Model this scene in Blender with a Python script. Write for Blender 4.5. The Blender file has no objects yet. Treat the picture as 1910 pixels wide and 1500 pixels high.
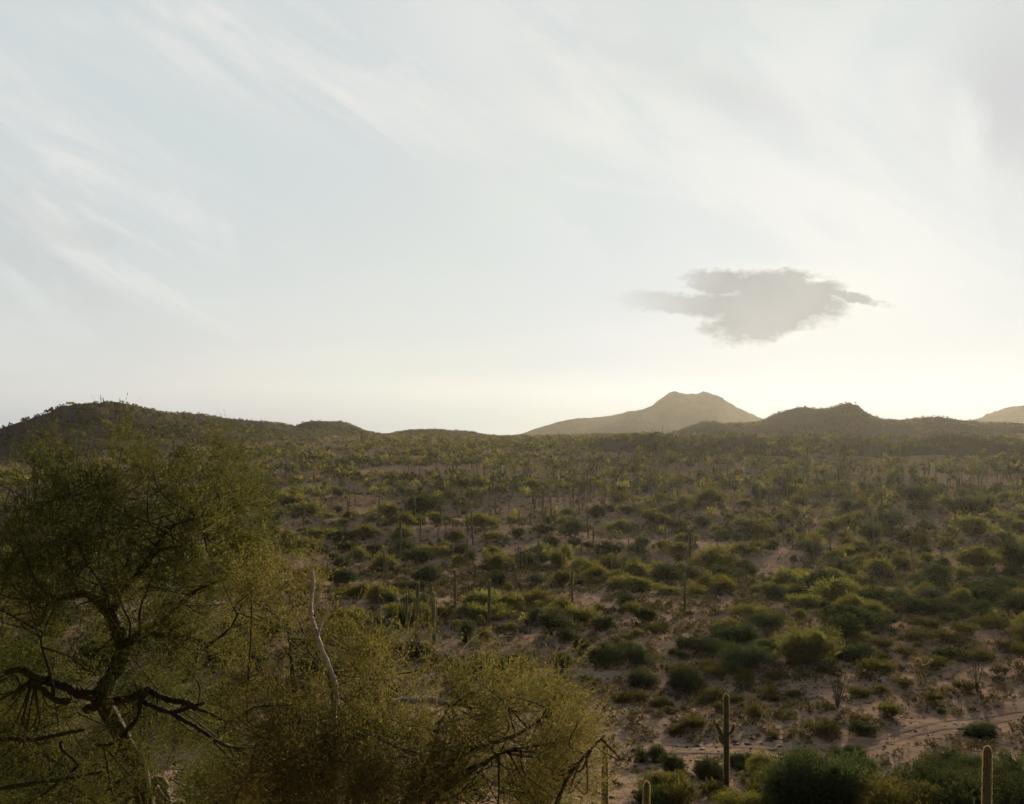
import bpy, math, random
import numpy as np
from mathutils import Vector
R = math.radians
SC = bpy.context.scene
COL = SC.collection
rng = np.random.default_rng(7)

# ------------------------------------------------------------------ camera
F_PX, CX, HY, ZC = 1835.0, 955.0, 790.0, 27.0     # focal length / horizon in photo pixels, eye height above the valley
cam_d = bpy.data.cameras.new("camera"); cam = bpy.data.objects.new("camera", cam_d); COL.objects.link(cam)
cam.location = (0, 0, ZC); cam.rotation_euler = (R(90), 0, 0)
cam_d.sensor_width = 36.0; cam_d.lens = 36.0 * F_PX / 1910.0
cam_d.shift_y = (HY - 750.0) / 1910.0
cam_d.clip_start = 0.1; cam_d.clip_end = 60000
SC.camera = cam

# ------------------------------------------------------------------ light
SUN_AZ, SUN_EL = R(20.7), R(7.2)                   # azimuth to the right of +Y, elevation
SUN_STRENGTH, SKY_STRENGTH, EXPOSURE = 5.0, 0.10, 0.6
HAZE_DENSITY, HAZE_ANISO = 3.5e-5, 0.58
sd = Vector((math.sin(SUN_AZ) * math.cos(SUN_EL), math.cos(SUN_AZ) * math.cos(SUN_EL), math.sin(SUN_EL)))
sun_d = bpy.data.lights.new("sun", 'SUN'); sun_d.energy = SUN_STRENGTH; sun_d.angle = R(0.5); sun_d.color = (1.0, 0.81, 0.53)
sun = bpy.data.objects.new("sun", sun_d); COL.objects.link(sun)
sun.rotation_euler = sd.to_track_quat('Z', 'Y').to_euler(); sun.location = sd * 300
vs = SC.view_settings
vs.view_transform = 'Standard'; vs.look = 'None'; vs.gamma = 1.0; vs.exposure = EXPOSURE; vs.use_curve_mapping = False
cy = SC.cycles
cy.max_bounces = 5; cy.diffuse_bounces = 3; cy.glossy_bounces = 1; cy.transmission_bounces = 2; cy.transparent_max_bounces = 4
cy.volume_bounces = 0; cy.use_denoising = True; cy.caustics_reflective = False; cy.caustics_refractive = False

# node helper: arithmetic on sockets
class NT:
    def __init__(s, tree): s.t = tree; tree.nodes.clear()
    def node(s, kind, **kw):
        n = s.t.nodes.new(kind)
        for k, v in kw.items(): setattr(n, k, v)
        return n
    def put(s, sock, v):
        if v is None: return
        if hasattr(v, 'is_output'): s.t.links.new(v, sock)
        else: sock.default_value = v
    def m(s, op, a, b=None, c=None, clamp=False):
        n = s.node('ShaderNodeMath', operation=op, use_clamp=clamp)
        for i, v in enumerate((a, b, c)): s.put(n.inputs[i], v)
        return n.outputs[0]
    def vm(s, op, a, b=None):
        n = s.node('ShaderNodeVectorMath', operation=op)
        s.put(n.inputs[0], a); s.put(n.inputs[1], b)
        return n.outputs['Value'] if op in ('DOT_PRODUCT', 'LENGTH') else n.outputs[0]
    def mix(s, f, a, b, mode='MIX'):
        n = s.node('ShaderNodeMix', data_type='RGBA', blend_type=mode)
        s.put(n.inputs[0], f)
        for i, v in ((6, a), (7, b)):
            if not hasattr(v, 'is_output') and len(v) == 3: v = (*v, 1)
            s.put(n.inputs[i], v)
        return n.outputs[2]
    def xyz(s, x, y, z=0.0):
        n = s.node('ShaderNodeCombineXYZ')
        for i, v in enumerate((x, y, z)): s.put(n.inputs[i], v)
        return n.outputs[0]
    def noise(s, vec, scale, detail=4, rough=0.5, dist=0.0):
        n = s.node('ShaderNodeTexNoise'); s.put(n.inputs['Vector'], vec)
        n.inputs['Scale'].default_value = scale; n.inputs['Detail'].default_value = detail
        n.inputs['Roughness'].default_value = rough; n.inputs['Distortion'].default_value = dist
        return n.outputs[0]
    def ss(s, x, lo, hi):
        n = s.node('ShaderNodeMapRange', interpolation_type='SMOOTHSTEP')
        s.put(n.inputs[0], x); n.inputs[1].default_value = lo; n.inputs[2].default_value = hi
        return n.outputs[0]
    def link(s, a, b): s.t.links.new(a, b)

def build_world():
    w = bpy.data.worlds.new("World"); SC.world = w; w.use_nodes = True
    N = NT(w.node_tree)
    d = N.node('ShaderNodeTexCoord').outputs['Generated']
    sep = N.node('ShaderNodeSeparateXYZ'); N.link(d, sep.inputs[0])
    yc = N.m('MAXIMUM', sep.outputs[1], 0.12)
    u = N.m('DIVIDE', sep.outputs[0], yc); v = N.m('DIVIDE', sep.outputs[2], yc)
    P = lambda px, py: ((px - CX) / F_PX, (HY - py) / F_PX)
    def blob(px, py, rx, ry, ang=0.0, uu=None, vv=None):
        a, b = P(px, py); rx /= F_PX; ry /= F_PX
        du = N.m('SUBTRACT', uu or u, a); dv = N.m('SUBTRACT', vv or v, b)
        c, s_ = math.cos(R(ang)), math.sin(R(ang))
        p = N.m('ADD', N.m('MULTIPLY', du, c / rx), N.m('MULTIPLY', dv, s_ / rx))
        q = N.m('ADD', N.m('MULTIPLY', du, -s_ / ry), N.m('MULTIPLY', dv, c / ry))
        return N.m('SQRT', N.m('ADD', N.m('MULTIPLY', p, p), N.m('MULTIPLY', q, q)))
    gauss = lambda x: N.m('EXPONENT', N.m('MULTIPLY', N.m('MULTIPLY', x, x), -1.0))
    def streak(ang, sx, sy, scale, seed, detail=6, rough=0.55, dist=0.6):
        c, s_ = math.cos(R(ang)), math.sin(R(ang))
        p = N.m('ADD', N.m('MULTIPLY', u, c * sx), N.m('MULTIPLY', v, s_ * sx))
        q = N.m('ADD', N.m('MULTIPLY', u, -s_ * sy), N.m('MULTIPLY', v, c * sy))
        return N.noise(N.xyz(p, q, seed), scale, detail, rough, dist)
    # cirrus: sheaves of streaks running down to the right on the left, broad veils on the right
    sL = N.ss(streak(-36, 1.0, 4.2, 3.4, 3.1, 7, 0.55, 0.9), 0.42, 0.66)
    sL2 = N.ss(streak(-30, 1.2, 7.0, 5.0, 9.7, 6, 0.6, 0.5), 0.40, 0.72)
    sR = N.ss(streak(-33, 1.2, 3.2, 2.6, 5.2, 7, 0.58, 1.2), 0.34, 0.62)
    sH = N.ss(streak(2, 1.0, 7.0, 3.0, 1.3, 6, 0.55, 0.4), 0.40, 0.66)
    gL = N.m('MAXIMUM', gauss(blob(190, 380, 430, 150, -38)), N.m('MULTIPLY', gauss(blob(560, 120, 520, 110, -16)), 0.72))
    gL = N.m('MAXIMUM', gL, N.m('MULTIPLY', gauss(blob(60, 560, 330, 60, -12)), 0.8))
    gR = N.m('MAXIMUM', gauss(blob(1160, 190, 620, 200, -38)), gauss(blob(1560, 330, 560, 330, -20)))
    low = N.m('SUBTRACT', 1.0, N.ss(v, 0.02, 0.22))
    cl = N.m('MULTIPLY', gL, N.m('ADD', N.m('MULTIPLY', sL, 1.15), N.m('MULTIPLY', sL2, 0.65)))
    cr = N.m('MULTIPLY', gR, N.m('ADD', N.m('MULTIPLY', sR, 0.85), 0.12))
    ch = N.m('MULTIPLY', low, N.m('ADD', 0.62, N.m('MULTIPLY', sH, 0.3)))
    cirrus = N.m('MINIMUM', N.m('MAXIMUM', N.m('MAXIMUM', cl, cr), ch), 1.0)
    # angular distance from the sun
    dt = N.m('MAXIMUM', N.vm('DOT_PRODUCT', d, tuple(sd)), -1.0)
    ang = N.m('ARCCOSINE', N.m('MINIMUM', dt, 0.99999))
    glow = N.m('EXPONENT', N.m('MULTIPLY', ang, -1 / R(6.0)))
    wide = N.m('EXPONENT', N.m('MULTIPLY', ang, -1 / R(48.0)))
    veil = N.mix(cirrus, (0.645, 0.70, 0.712), (0.80, 0.805, 0.78))
    veil = N.mix(glow, veil, (0.87, 0.87, 0.825))
    # grey thicker patches of the high cloud
    gp = N.m('MULTIPLY', gauss(blob(1900, 180, 150, 190, 0)), N.ss(streak(-60, 1.5, 2.2, 4.0, 7.7), 0.3, 0.6))
    gp2 = N.m('MULTIPLY', gauss(blob(1370, 175, 170, 45, -22)), 0.5)
    gp3 = N.m('MULTIPLY', gauss(blob(60, 480, 280, 110, -20)), N.m('MULTIPLY', N.ss(streak(-26, 1.2, 5.0, 3.6, 14.2), 0.4, 0.65), 0.7))
    veil = N.mix(N.m('MINIMUM', N.m('ADD', N.m('ADD', gp, gp2), gp3), 1.0), veil, (0.58, 0.60, 0.61))
    # the dark ragged cumulus left of the sun
    def warp(scale, amp_u, amp_v, seed, uu, vv):
        w1 = N.node('ShaderNodeTexNoise'); N.link(N.xyz(u, N.m('MULTIPLY', v, 1.6), seed), w1.inputs['Vector']); w1.inputs['Scale'].default_value = scale; w1.inputs['Detail'].default_value = 5; w1.inputs['Roughness'].default_value = 0.62
        ws = N.node('ShaderNodeSeparateColor'); N.link(w1.outputs['Color'], ws.inputs[0])
        return (N.m('ADD', uu, N.m('MULTIPLY', N.m('SUBTRACT', ws.outputs[0], 0.5), amp_u)), N.m('ADD', vv, N.m('MULTIPLY', N.m('SUBTRACT', ws.outputs[1], 0.5), amp_v)))
    uu, vv = warp(13, 0.085, 0.034, 5.7, u, v); uu, vv = warp(70, 0.026, 0.016, 6.1, uu, vv)
    cum = None
    for b in ((1440, 570, 165, 62, 3), (1420, 600, 140, 46, 12), (1310, 570, 205, 27, -5), (1580, 556, 80, 16, -8), (1470, 530, 130, 32, -4), (1360, 525, 85, 28, -6)):
        x = blob(*b, uu=uu, vv=vv)
        cum = x if cum is None else N.m('MULTIPLY', N.m('MULTIPLY', cum, x), N.m('DIVIDE', 1.0, N.m('ADD', N.m('MAXIMUM', cum, x), 0.02)))
    thin = N.noise(N.xyz(u, N.m('MULTIPLY', v, 2.2), 12.0), 34, 6, 0.62)
    cmask = N.m('SUBTRACT', 1.0, N.ss(N.m('ADD', cum, N.m('MULTIPLY', N.m('SUBTRACT', thin, 0.5), 0.8)), 0.52, 1.02))
    cmask = N.m('MULTIPLY', cmask, N.ss(u, P(1080, 0)[0], P(1360, 0)[0]))
    rim = N.m('MULTIPLY', N.m('SUBTRACT', 1.0, N.ss(cum, 0.8, 1.5)), N.m('MULTIPLY', N.ss(u, P(1250, 0)[0], P(1500, 0)[0]), 0.85))
    veil = N.mix(rim, veil, (0.88, 0.87, 0.80))
    dens = N.ss(N.noise(N.xyz(u, v, 4.0), 16, 5, 0.55), 0.3, 0.7)
    ccol = N.mix(dens, (0.44, 0.44, 0.42), (0.375, 0.38, 0.37))
    veil = N.mix(N.m('MULTIPLY', cmask, 0.92), veil, ccol)
    # away from the sun the veil is lit less
    fall = N.m('ADD', 0.07, N.m('MULTIPLY', N.ss(wide, 0.11, 0.375), 0.93))
    veil = N.mix(fall, (0.0, 0.0, 0.0), veil)
    sky = N.node('ShaderNodeTexSky', sky_type='NISHITA'); sky.sun_disc = False
    sky.sun_elevation = SUN_EL; sky.sun_rotation = SUN_AZ; sky.air_density = 1.0; sky.dust_density = 1.5
    # towards the horizon the sky itself is dimmer and bluer; the sunlit haze in front of it makes up for it
    low_amt = N.m('MULTIPLY', N.m('EXPONENT', N.m('MULTIPLY', N.m('MAXIMUM', v, 0.0), -1 / 0.055)), N.m('ADD', 0.28, N.m('MULTIPLY', glow, 0.46)))
    veil = N.vm('MULTIPLY', veil, N.vm('SUBTRACT', (1.0, 1.0, 1.0), N.vm('MULTIPLY', N.xyz(low_amt, low_amt, low_amt), (1.08, 0.96, 0.72))))
    veil = N.vm('MULTIPLY', veil, (2 ** -EXPOSURE / SKY_STRENGTH,) * 3)
    nis = N.mix(1.0, sky.outputs[0], (8.0, 8.0, 8.0), 'DARKEN')
    col = N.mix(0.93, nis, veil)
    bg = N.node('ShaderNodeBackground'); N.link(col, bg.inputs[0]); bg.inputs[1].default_value = SKY_STRENGTH
    out = N.node('ShaderNodeOutputWorld'); N.link(bg.outputs[0], out.inputs[0])
build_world()

# ------------------------------------------------------------------ mesh helpers
def mesh_np(name, V, Fs, mat=None, tint=None, smooth=False):
    """V (n,3); Fs a list of (m,k) index arrays."""
    me = bpy.data.meshes.new(name)
    Fs = [np.asarray(f, dtype=np.int32) for f in (Fs if isinstance(Fs, list) else [Fs]) if len(f)]
    V = np.asarray(V, dtype=np.float32)
    me.vertices.add(len(V)); me.vertices.foreach_set('co', V.ravel())
    nl = sum(f.size for f in Fs); nf = sum(len(f) for f in Fs)
    me.loops.add(nl); me.loops.foreach_set('vertex_index', np.concatenate([f.ravel() for f in Fs]))
    me.polygons.add(nf)
    tot = np.concatenate([np.full(len(f), f.shape[1], np.int32) for f in Fs])
    st = np.concatenate([[0], np.cumsum(tot)[:-1]]).astype(np.int32)
    me.polygons.foreach_set('loop_start', st)
    if smooth: me.polygons.foreach_set('use_smooth', np.ones(nf, dtype=bool))
    if tint is not None:
        a = me.attributes.new('tint', 'FLOAT', 'POINT'); a.data.foreach_set('value', np.asarray(tint, np.float32))
    me.update(calc_edges=True)
    if mat: me.materials.append(mat)
    return me

class MB:
    """collects pieces (verts, faces, tint) into one mesh"""
    def __init__(s): s.V, s.F, s.T, s.n = [], {}, [], 0
    def add(s, V, F, t=0.5):
        F = np.asarray(F)
        s.V.append(V); s.F.setdefault(F.shape[1], []).append(F + s.n)
        s.T.append(np.broadcast_to(np.asarray(t, np.float32), (len(V),))); s.n += len(V)
    def mesh(s, name, mat, smooth=False):
        return mesh_np(name, np.concatenate(s.V), [np.concatenate(f) for f in s.F.values()], mat, np.concatenate(s.T), smooth)

def link(name, data, parent=None, loc=None):
    o = bpy.data.objects.new(name, data); COL.objects.link(o)
    if parent: o.parent = parent
    if loc is not None: o.location = loc
    return o
def tag(o, label, cat, group=None):
    o['label'] = label; o['category'] = cat
    if group: o['group'] = group
    return o

def smooth_path(P, n):
    """Catmull-Rom through P (k,4: xyz+radius) -> n points"""
    P = np.asarray(P, float); k = len(P)
    if k == 2:
        t = np.linspace(0, 1, n)[:, None]; return P[0] * (1 - t) + P[1] * t
    Q = np.vstack([2 * P[0] - P[1], P, 2 * P[-1] - P[-2]])
    t = np.linspace(0, k - 1 - 1e-6, n); i = t.astype(int); f = (t - i)[:, None]
    a, b, c, d = Q[i], Q[i + 1], Q[i + 2], Q[i + 3]
    return 0.5 * ((2 * b) + (c - a) * f + (2 * a - 5 * b + 4 * c - d) * f ** 2 + (3 * b - a - 3 * c + d) * f ** 3)

def tube(P, sides=8, knob=0.0, rg=rng):
    """P (n,4) -> quads; the end closes to a point"""
    P = np.asarray(P, float); n = len(P)
    T = np.gradient(P[:, :3], axis=0); T /= np.linalg.norm(T, axis=1)[:, None] + 1e-9
    ref = np.array([0.31, 0.87, 0.17]); A = np.cross(T, ref); A /= np.linalg.norm(A, axis=1)[:, None] + 1e-9
    B = np.cross(T, A)
    th = np.linspace(0, 2 * np.pi, sides, endpoint=False)
    r = P[:, 3][:, None] * (1 + knob * rg.normal(size=(n, sides)))
    V = P[:, None, :3] + r[..., None] * (np.cos(th)[None, :, None] * A[:, None] + np.sin(th)[None, :, None] * B[:, None])
    V = V.reshape(-1, 3)
    i = np.arange(n - 1)[:, None] * sides; j = np.arange(sides)[None]; j2 = (j + 1) % sides
    Fq = np.stack([i + j, i + j2, i + sides + j2, i + sides + j], -1).reshape(-1, 4)
    return V, Fq

# ------------------------------------------------------------------ materials
def mat(name):
    m = bpy.data.materials.new(name); m.use_nodes = True
    return m, NT(m.node_tree)
def finish(N, sh):
    o = N.node('ShaderNodeOutputMaterial'); N.link(sh, o.inputs['Surface'])
def leaf_mat(name, a, b, trans=0.42, var=0.16, tcol=(1.20, 1.15, 0.72)):
    m, N = mat(name)
    at = N.node('ShaderNodeAttribute', attribute_name='tint')
    oi = N.node('ShaderNodeObjectInfo')
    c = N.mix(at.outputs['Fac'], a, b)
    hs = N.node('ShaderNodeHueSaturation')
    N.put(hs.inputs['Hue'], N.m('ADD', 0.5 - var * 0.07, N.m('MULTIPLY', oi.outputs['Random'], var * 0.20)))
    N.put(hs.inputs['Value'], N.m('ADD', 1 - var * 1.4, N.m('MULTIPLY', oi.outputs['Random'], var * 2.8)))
    N.link(c, hs.inputs['Color'])
    di = N.node('ShaderNodeBsdfDiffuse'); N.link(hs.outputs[0], di.inputs[0])
    tr = N.node('ShaderNodeBsdfTranslucent'); N.link(N.vm('MULTIPLY', hs.outputs[0], tcol), tr.inputs[0])
    mx = N.node('ShaderNodeMixShader'); mx.inputs[0].default_value = trans
    N.link(di.outputs[0], mx.inputs[1]); N.link(tr.outputs[0], mx.inputs[2])
    finish(N, mx.outputs[0]); return m
def bark_mat(name, a, b, scale=18, rough=0.8, bump=0.4):
    m, N = mat(name)
    tc = N.node('ShaderNodeTexCoord').outputs['Object']
    n = N.noise(tc, scale, 6, 0.6)
    c = N.mix(N.ss(n, 0.35, 0.65), a, b)
    p = N.node('ShaderNodeBsdfPrincipled'); N.link(c, p.inputs['Base Color']); p.inputs['Roughness'].default_value = rough
    p.inputs['Specular IOR Level'].default_value = 0.1
    bp = N.node('ShaderNodeBump'); bp.inputs['Strength'].default_value = bump; bp.inputs['Distance'].default_value = 0.02
    N.link(N.noise(tc, scale * 3, 4, 0.6), bp.inputs['Height']); N.link(bp.outputs[0], p.inputs['Normal'])
    finish(N, p.outputs[0]); return m
def ground_mat(name, cols, pebble=True):
    m, N = mat(name)
    tc = N.node('ShaderNodeTexCoord').outputs['Object']
    big = N.noise(tc, 0.035, 5, 0.6); mid = N.noise(tc, 0.45, 6, 0.65); fine = N.noise(tc, 5.0, 5, 0.7)
    c = N.mix(N.ss(big, 0.35, 0.65), cols[0], cols[1])
    c = N.mix(N.m('MULTIPLY', N.ss(mid, 0.45, 0.68), 0.7), c, cols[2])
    c = N.mix(N.m('MULTIPLY', N.ss(fine, 0.5, 0.72), 0.65), c, cols[3])
    c = N.mix(N.m('MULTIPLY', N.ss(N.noise(tc, 1.7, 3, 0.6), 0.54, 0.66), 0.6), c, cols[3])
    p = N.node('ShaderNodeBsdfDiffuse'); N.link(c, p.inputs[0])
    h = N.m('ADD', N.m('MULTIPLY', mid, 0.5), N.m('MULTIPLY', fine, 0.16))
    if pebble:
        vo = N.node('ShaderNodeTexVoronoi'); N.link(tc, vo.inputs['Vector']); vo.inputs['Scale'].default_value = 3.2
        h = N.m('ADD', h, N.m('MULTIPLY', N.m('SUBTRACT', 1.0, N.ss(vo.outputs['Distance'], 0.05, 0.4)), 0.10))
    bp = N.node('ShaderNodeBump'); bp.inputs['Strength'].default_value = 0.9; bp.inputs['Distance'].default_value = 0.6
    N.link(h, bp.inputs['Height']); N.link(bp.outputs[0], p.inputs['Normal'])
    finish(N, p.outputs[0]); return m

M_ground = ground_mat('desert_soil', [(0.30, 0.210, 0.158), (0.245, 0.166, 0.123), (0.375, 0.282, 0.218), (0.12, 0.080, 0.059)])
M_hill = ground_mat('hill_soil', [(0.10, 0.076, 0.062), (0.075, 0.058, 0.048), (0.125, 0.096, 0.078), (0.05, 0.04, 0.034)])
M_wash = ground_mat('wash_sand', [(0.285, 0.215, 0.17), (0.25, 0.185, 0.145), (0.31, 0.245, 0.20), (0.19, 0.14, 0.11)], False)
M_track = ground_mat('track_soil', [(0.25, 0.18, 0.14), (0.21, 0.15, 0.115), (0.28, 0.21, 0.165), (0.15, 0.105, 0.08)], False)
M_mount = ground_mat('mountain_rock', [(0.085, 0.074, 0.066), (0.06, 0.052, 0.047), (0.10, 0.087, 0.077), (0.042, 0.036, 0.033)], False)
L_palo = leaf_mat('palo_verde_leaf', (0.080, 0.088, 0.032), (0.175, 0.165, 0.060), 0.48, tcol=(1.24, 1.14, 0.70))
L_mesq = leaf_mat('mesquite_leaf', (0.030, 0.043, 0.024), (0.070, 0.085, 0.042), 0.36)
L_iron = leaf_mat('ironwood_leaf', (0.045, 0.058, 0.040), (0.085, 0.098, 0.066), 0.38)
L_creo = leaf_mat('creosote_leaf', (0.048, 0.048, 0.017), (0.100, 0.090, 0.032), 0.42)
L_scrub = leaf_mat('bursage_leaf', (0.040, 0.033, 0.021), (0.10, 0.080, 0.048), 0.3)
L_nearg = leaf_mat('palo_verde_green_twig', (0.040, 0.054, 0.024), (0.175, 0.172, 0.075), 0.46)
L_dry = leaf_mat('dry_twig', (0.085, 0.068, 0.045), (0.16, 0.128, 0.085), 0.3)
L_near = leaf_mat('palo_verde_twig', (0.048, 0.056, 0.024), (0.205, 0.178, 0.082), 0.46)
B_stem = bark_mat('shrub_stem', (0.06, 0.05, 0.035), (0.11, 0.09, 0.065))
B_palo = bark_mat('palo_verde_bark', (0.034, 0.036, 0.015), (0.075, 0.070, 0.032), 9, 0.8, 0.5)
B_dead = bark_mat('dead_wood', (0.62, 0.57, 0.50), (0.42, 0.37, 0.31), 14, 0.85, 0.6)
B_rock = bark_mat('rock', (0.17, 0.122, 0.098), (0.10, 0.072, 0.058), 5, 0.9, 0.8)
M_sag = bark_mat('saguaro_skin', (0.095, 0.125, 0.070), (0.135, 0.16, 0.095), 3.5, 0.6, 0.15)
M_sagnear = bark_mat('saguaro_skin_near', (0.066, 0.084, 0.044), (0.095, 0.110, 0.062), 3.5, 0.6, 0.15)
M_sagbase = bark_mat('saguaro_corky_base', (0.085, 0.075, 0.055), (0.055, 0.048, 0.036), 8, 0.9, 0.5)
M_spine = leaf_mat('cactus_spine', (0.38, 0.31, 0.19), (0.55, 0.46, 0.30), 0.5, 0.0, (1.1, 0.95, 0.7))
M_pad = bark_mat('prickly_pear_pad', (0.085, 0.105, 0.055), (0.11, 0.125, 0.07), 6, 0.55, 0.1)
M_ocot = bark_mat('ocotillo_wand', (0.075, 0.060, 0.045), (0.12, 0.095, 0.07), 20, 0.85, 0.4)

# ------------------------------------------------------------------ terrain
_tab = np.random.default_rng(11).random((257, 257)); _tab[256] = _tab[0]; _tab[:, 256] = _tab[:, 0]
def vnoise(x, y):
    xi = np.floor(x); yi = np.floor(y); fx = x - xi; fy = y - yi
    fx = fx * fx * (3 - 2 * fx); fy = fy * fy * (3 - 2 * fy)
    a = xi.astype(np.int64) & 255; b = yi.astype(np.int64) & 255
    return (_tab[a, b] * (1 - fx) * (1 - fy) + _tab[a + 1, b] * fx * (1 - fy) + _tab[a, b + 1] * (1 - fx) * fy + _tab[a + 1, b + 1] * fx * fy) * 2 - 1
def fbm(x, y, o=4):
    s = 0; a = 1.0
    for k in range(o):
        s = s + a * vnoise(x + 17.3 * k, y - 9.1 * k); x = x * 2.03; y = y * 2.03; a *= 0.5
    return s
_gy = [-9500, -2000, -200, -30, -3, 0, 2, 4, 10, 20, 33, 45, 54, 75, 100, 135, 180, 224, 300, 400, 600, 900, 1500, 3000, 9500]
_gz = [12, 12, 10, 3.0, -1.4, -1.7, -2.4, -3.3, -6.0, -10.4, -15.4, -18.6, -20.0, -20.9, -22.0, -24.6, -26.3, -26.6, -24.2, -20.2, -16.0, -13.8, -24, -55, -180]
def base_z(x, y):
    z = np.interp(y, _gy, _gz) * 0.5 + 0.25 * (np.interp(y * 1.06 + 0.5, _gy, _gz) + np.interp(y * 0.94 - 0.5, _gy, _gz))
    far = np.clip((y - 60) / 120, 0, 1)
    z = z + 1.5 * far * fbm(x / 52.0 + 3.3, y / 52.0 + 1.7, 3) + 0.22 * fbm(x / 7.0, y / 7.0, 3) * np.clip((np.hypot(x, y) - 3) / 20, 0.15, 1)
    return z + ZC
# crests traced from the skyline: (distance, front half-width, back half-width, [(px, py)])
RIDGES = [
    (620, 125, 200, [(-700, 880), (-400, 845), (-200, 825), (0, 812), (40, 800), (90, 785), (130, 770), (165, 757), (190, 752), (215, 753), (265, 766), (330, 785), (420, 812), (520, 850)]),
    (850, 200, 260, [(60, 840), (200, 792), (300, 773), (335, 772), (400, 782), (480, 788), (530, 799), (600, 810), (700, 822), (760, 840)]),
    (1000, 95, 160, [(520, 830), (545, 800), (572, 788), (595, 785), (628, 787), (655, 799), (690, 808), (715, 816), (780, 838)]),
    (1150, 170, 240, [(660, 835), (700, 815), (745, 806), (800, 802), (835, 804), (870, 806), (930, 815), (1010, 814), (1100, 812), (1200, 810), (1260, 814), (1330, 830)]),
    (560, 95, 150, [(1000, 850), (1100, 832), (1150, 820), (1215, 812), (1290, 824), (1375, 815), (1450, 826), (1550, 815), (1640, 825), (1780, 814), (1900, 823), (2100, 820), (2400, 850)]),
    (980, 120, 200, [(1240, 835), (1270, 815), (1300, 799), (1326, 787), (1345, 795), (1385, 790), (1430, 787), (1455, 775), (1472, 767), (1500, 760), (1545, 763), (1560, 757), (1586, 751), (1598, 765), (1622, 781), (1690, 785), (1740, 779), (1800, 784), (1850, 789), (1910, 791), (2200, 798), (2600, 830)]),
]
_rw = []
for D, wf, wb, pts in RIDGES:
    p = np.array(pts, float); _rw.append((D, wf, wb, (p[:, 0] - CX) / F_PX * D, ZC + (HY - p[:, 1]) / F_PX * D))
def terrain(x, y, want_ridge=False):
    x = np.asarray(x, float); y = np.asarray(y, float)
    b = base_z(x, y); z = b.copy()
    for D, wf, wb, rx, rz in _rw:
        xx = x + 9 * fbm(x / 90 + D, y / 90, 2) * np.clip(np.abs(y - D) / 120, 0, 1)
        cr = np.interp(xx, rx, rz, left=-60, right=-60) + 1.1 * fbm(x / 16 + D, y / 40, 3)
        t = (y - D) / np.where(y < D, wf, wb)
        h = np.maximum(cr - b, -6) 
        rid = b + h * np.exp(-t * t) - 1.5 * (1 - np.exp(-t * t))
        rid = rid + np.clip(h, 0, 40) * 0.26 * (1 - np.abs(fbm(x / 48 + D, y / 60, 4)) - 0.7) * np.clip(np.abs(t) * 2.2, 0, 1) * np.exp(-t * t)
        k = 1.2
        d = np.clip((rid - z) / k, -40, 40)
        z = z + k * np.log1p(np.exp(d)) - k * np.log1p(np.exp(-40.0))
        z = np.where(d > 39, rid, z)
    return (z, z - b) if want_ridge else z
def unproject(px, py, lo=12.0, hi=2600.0):
    """where the ray through a photo pixel first meets the ground"""
    u = (px - CX) / F_PX; v = (HY - py) / F_PX
    y = np.geomspace(lo, hi, 2600); x = u * y; d = terrain(x, y) - (ZC + v * y)
    i = np.argmax(d > 0)
    if d[i] <= 0 or i == 0: return None
    t = d[i - 1] / (d[i - 1] - d[i]); yy = y[i - 1] + t * (y[i] - y[i - 1])
    return np.array([u * yy, yy, float(terrain(np.array([u * yy]), np.array([yy]))[0])])
def project(p): return CX + F_PX * p[0] / p[1], HY - F_PX * (p[2] - ZC) / p[1]

def build_ground():
    th = np.concatenate([np.arange(-180, -42, 4.0), np.arange(-42, 42, 0.2), np.arange(42, 180, 4.0)])
    r = np.geomspace(0.6, 3500, 500)
    TH, RR = np.meshgrid(R(1) * th, r)
    X = RR * np.sin(TH); Y = RR * np.cos(TH)
    Z, H = terrain(X, Y, True)
    n, k = X.shape
    V = np.stack([X, Y, Z], -1).reshape(-1, 3)
    V = np.vstack([V, [[0, 0, float(terrain(np.array([0.]), np.array([0.]))[0])]]])
    i = np.arange(n - 1)[:, None] * k; j = np.arange(k)[None]; j2 = (j + 1) % k
    Fq = np.stack([i + j, i + k + j, i + k + j2, i + j2], -1).reshape(-1, 4)
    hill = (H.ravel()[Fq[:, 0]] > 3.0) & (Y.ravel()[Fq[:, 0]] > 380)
    Ft = np.stack([np.full(k, n * k), np.arange(k), (np.arange(k) + 1) % k], -1)
    def sub(name, faces, m):
        used = np.unique(np.concatenate([f.ravel() for f in faces])); mp = np.full(len(V), -1); mp[used] = np.arange(len(used))
        o = link(name, mesh_np(name, V[used], [mp[f] for f in faces], m, smooth=True)); o['kind'] = 'structure'; return o
    sub('ground', [Fq[~hill], Ft], M_ground)
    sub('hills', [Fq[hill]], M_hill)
build_ground()

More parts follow.
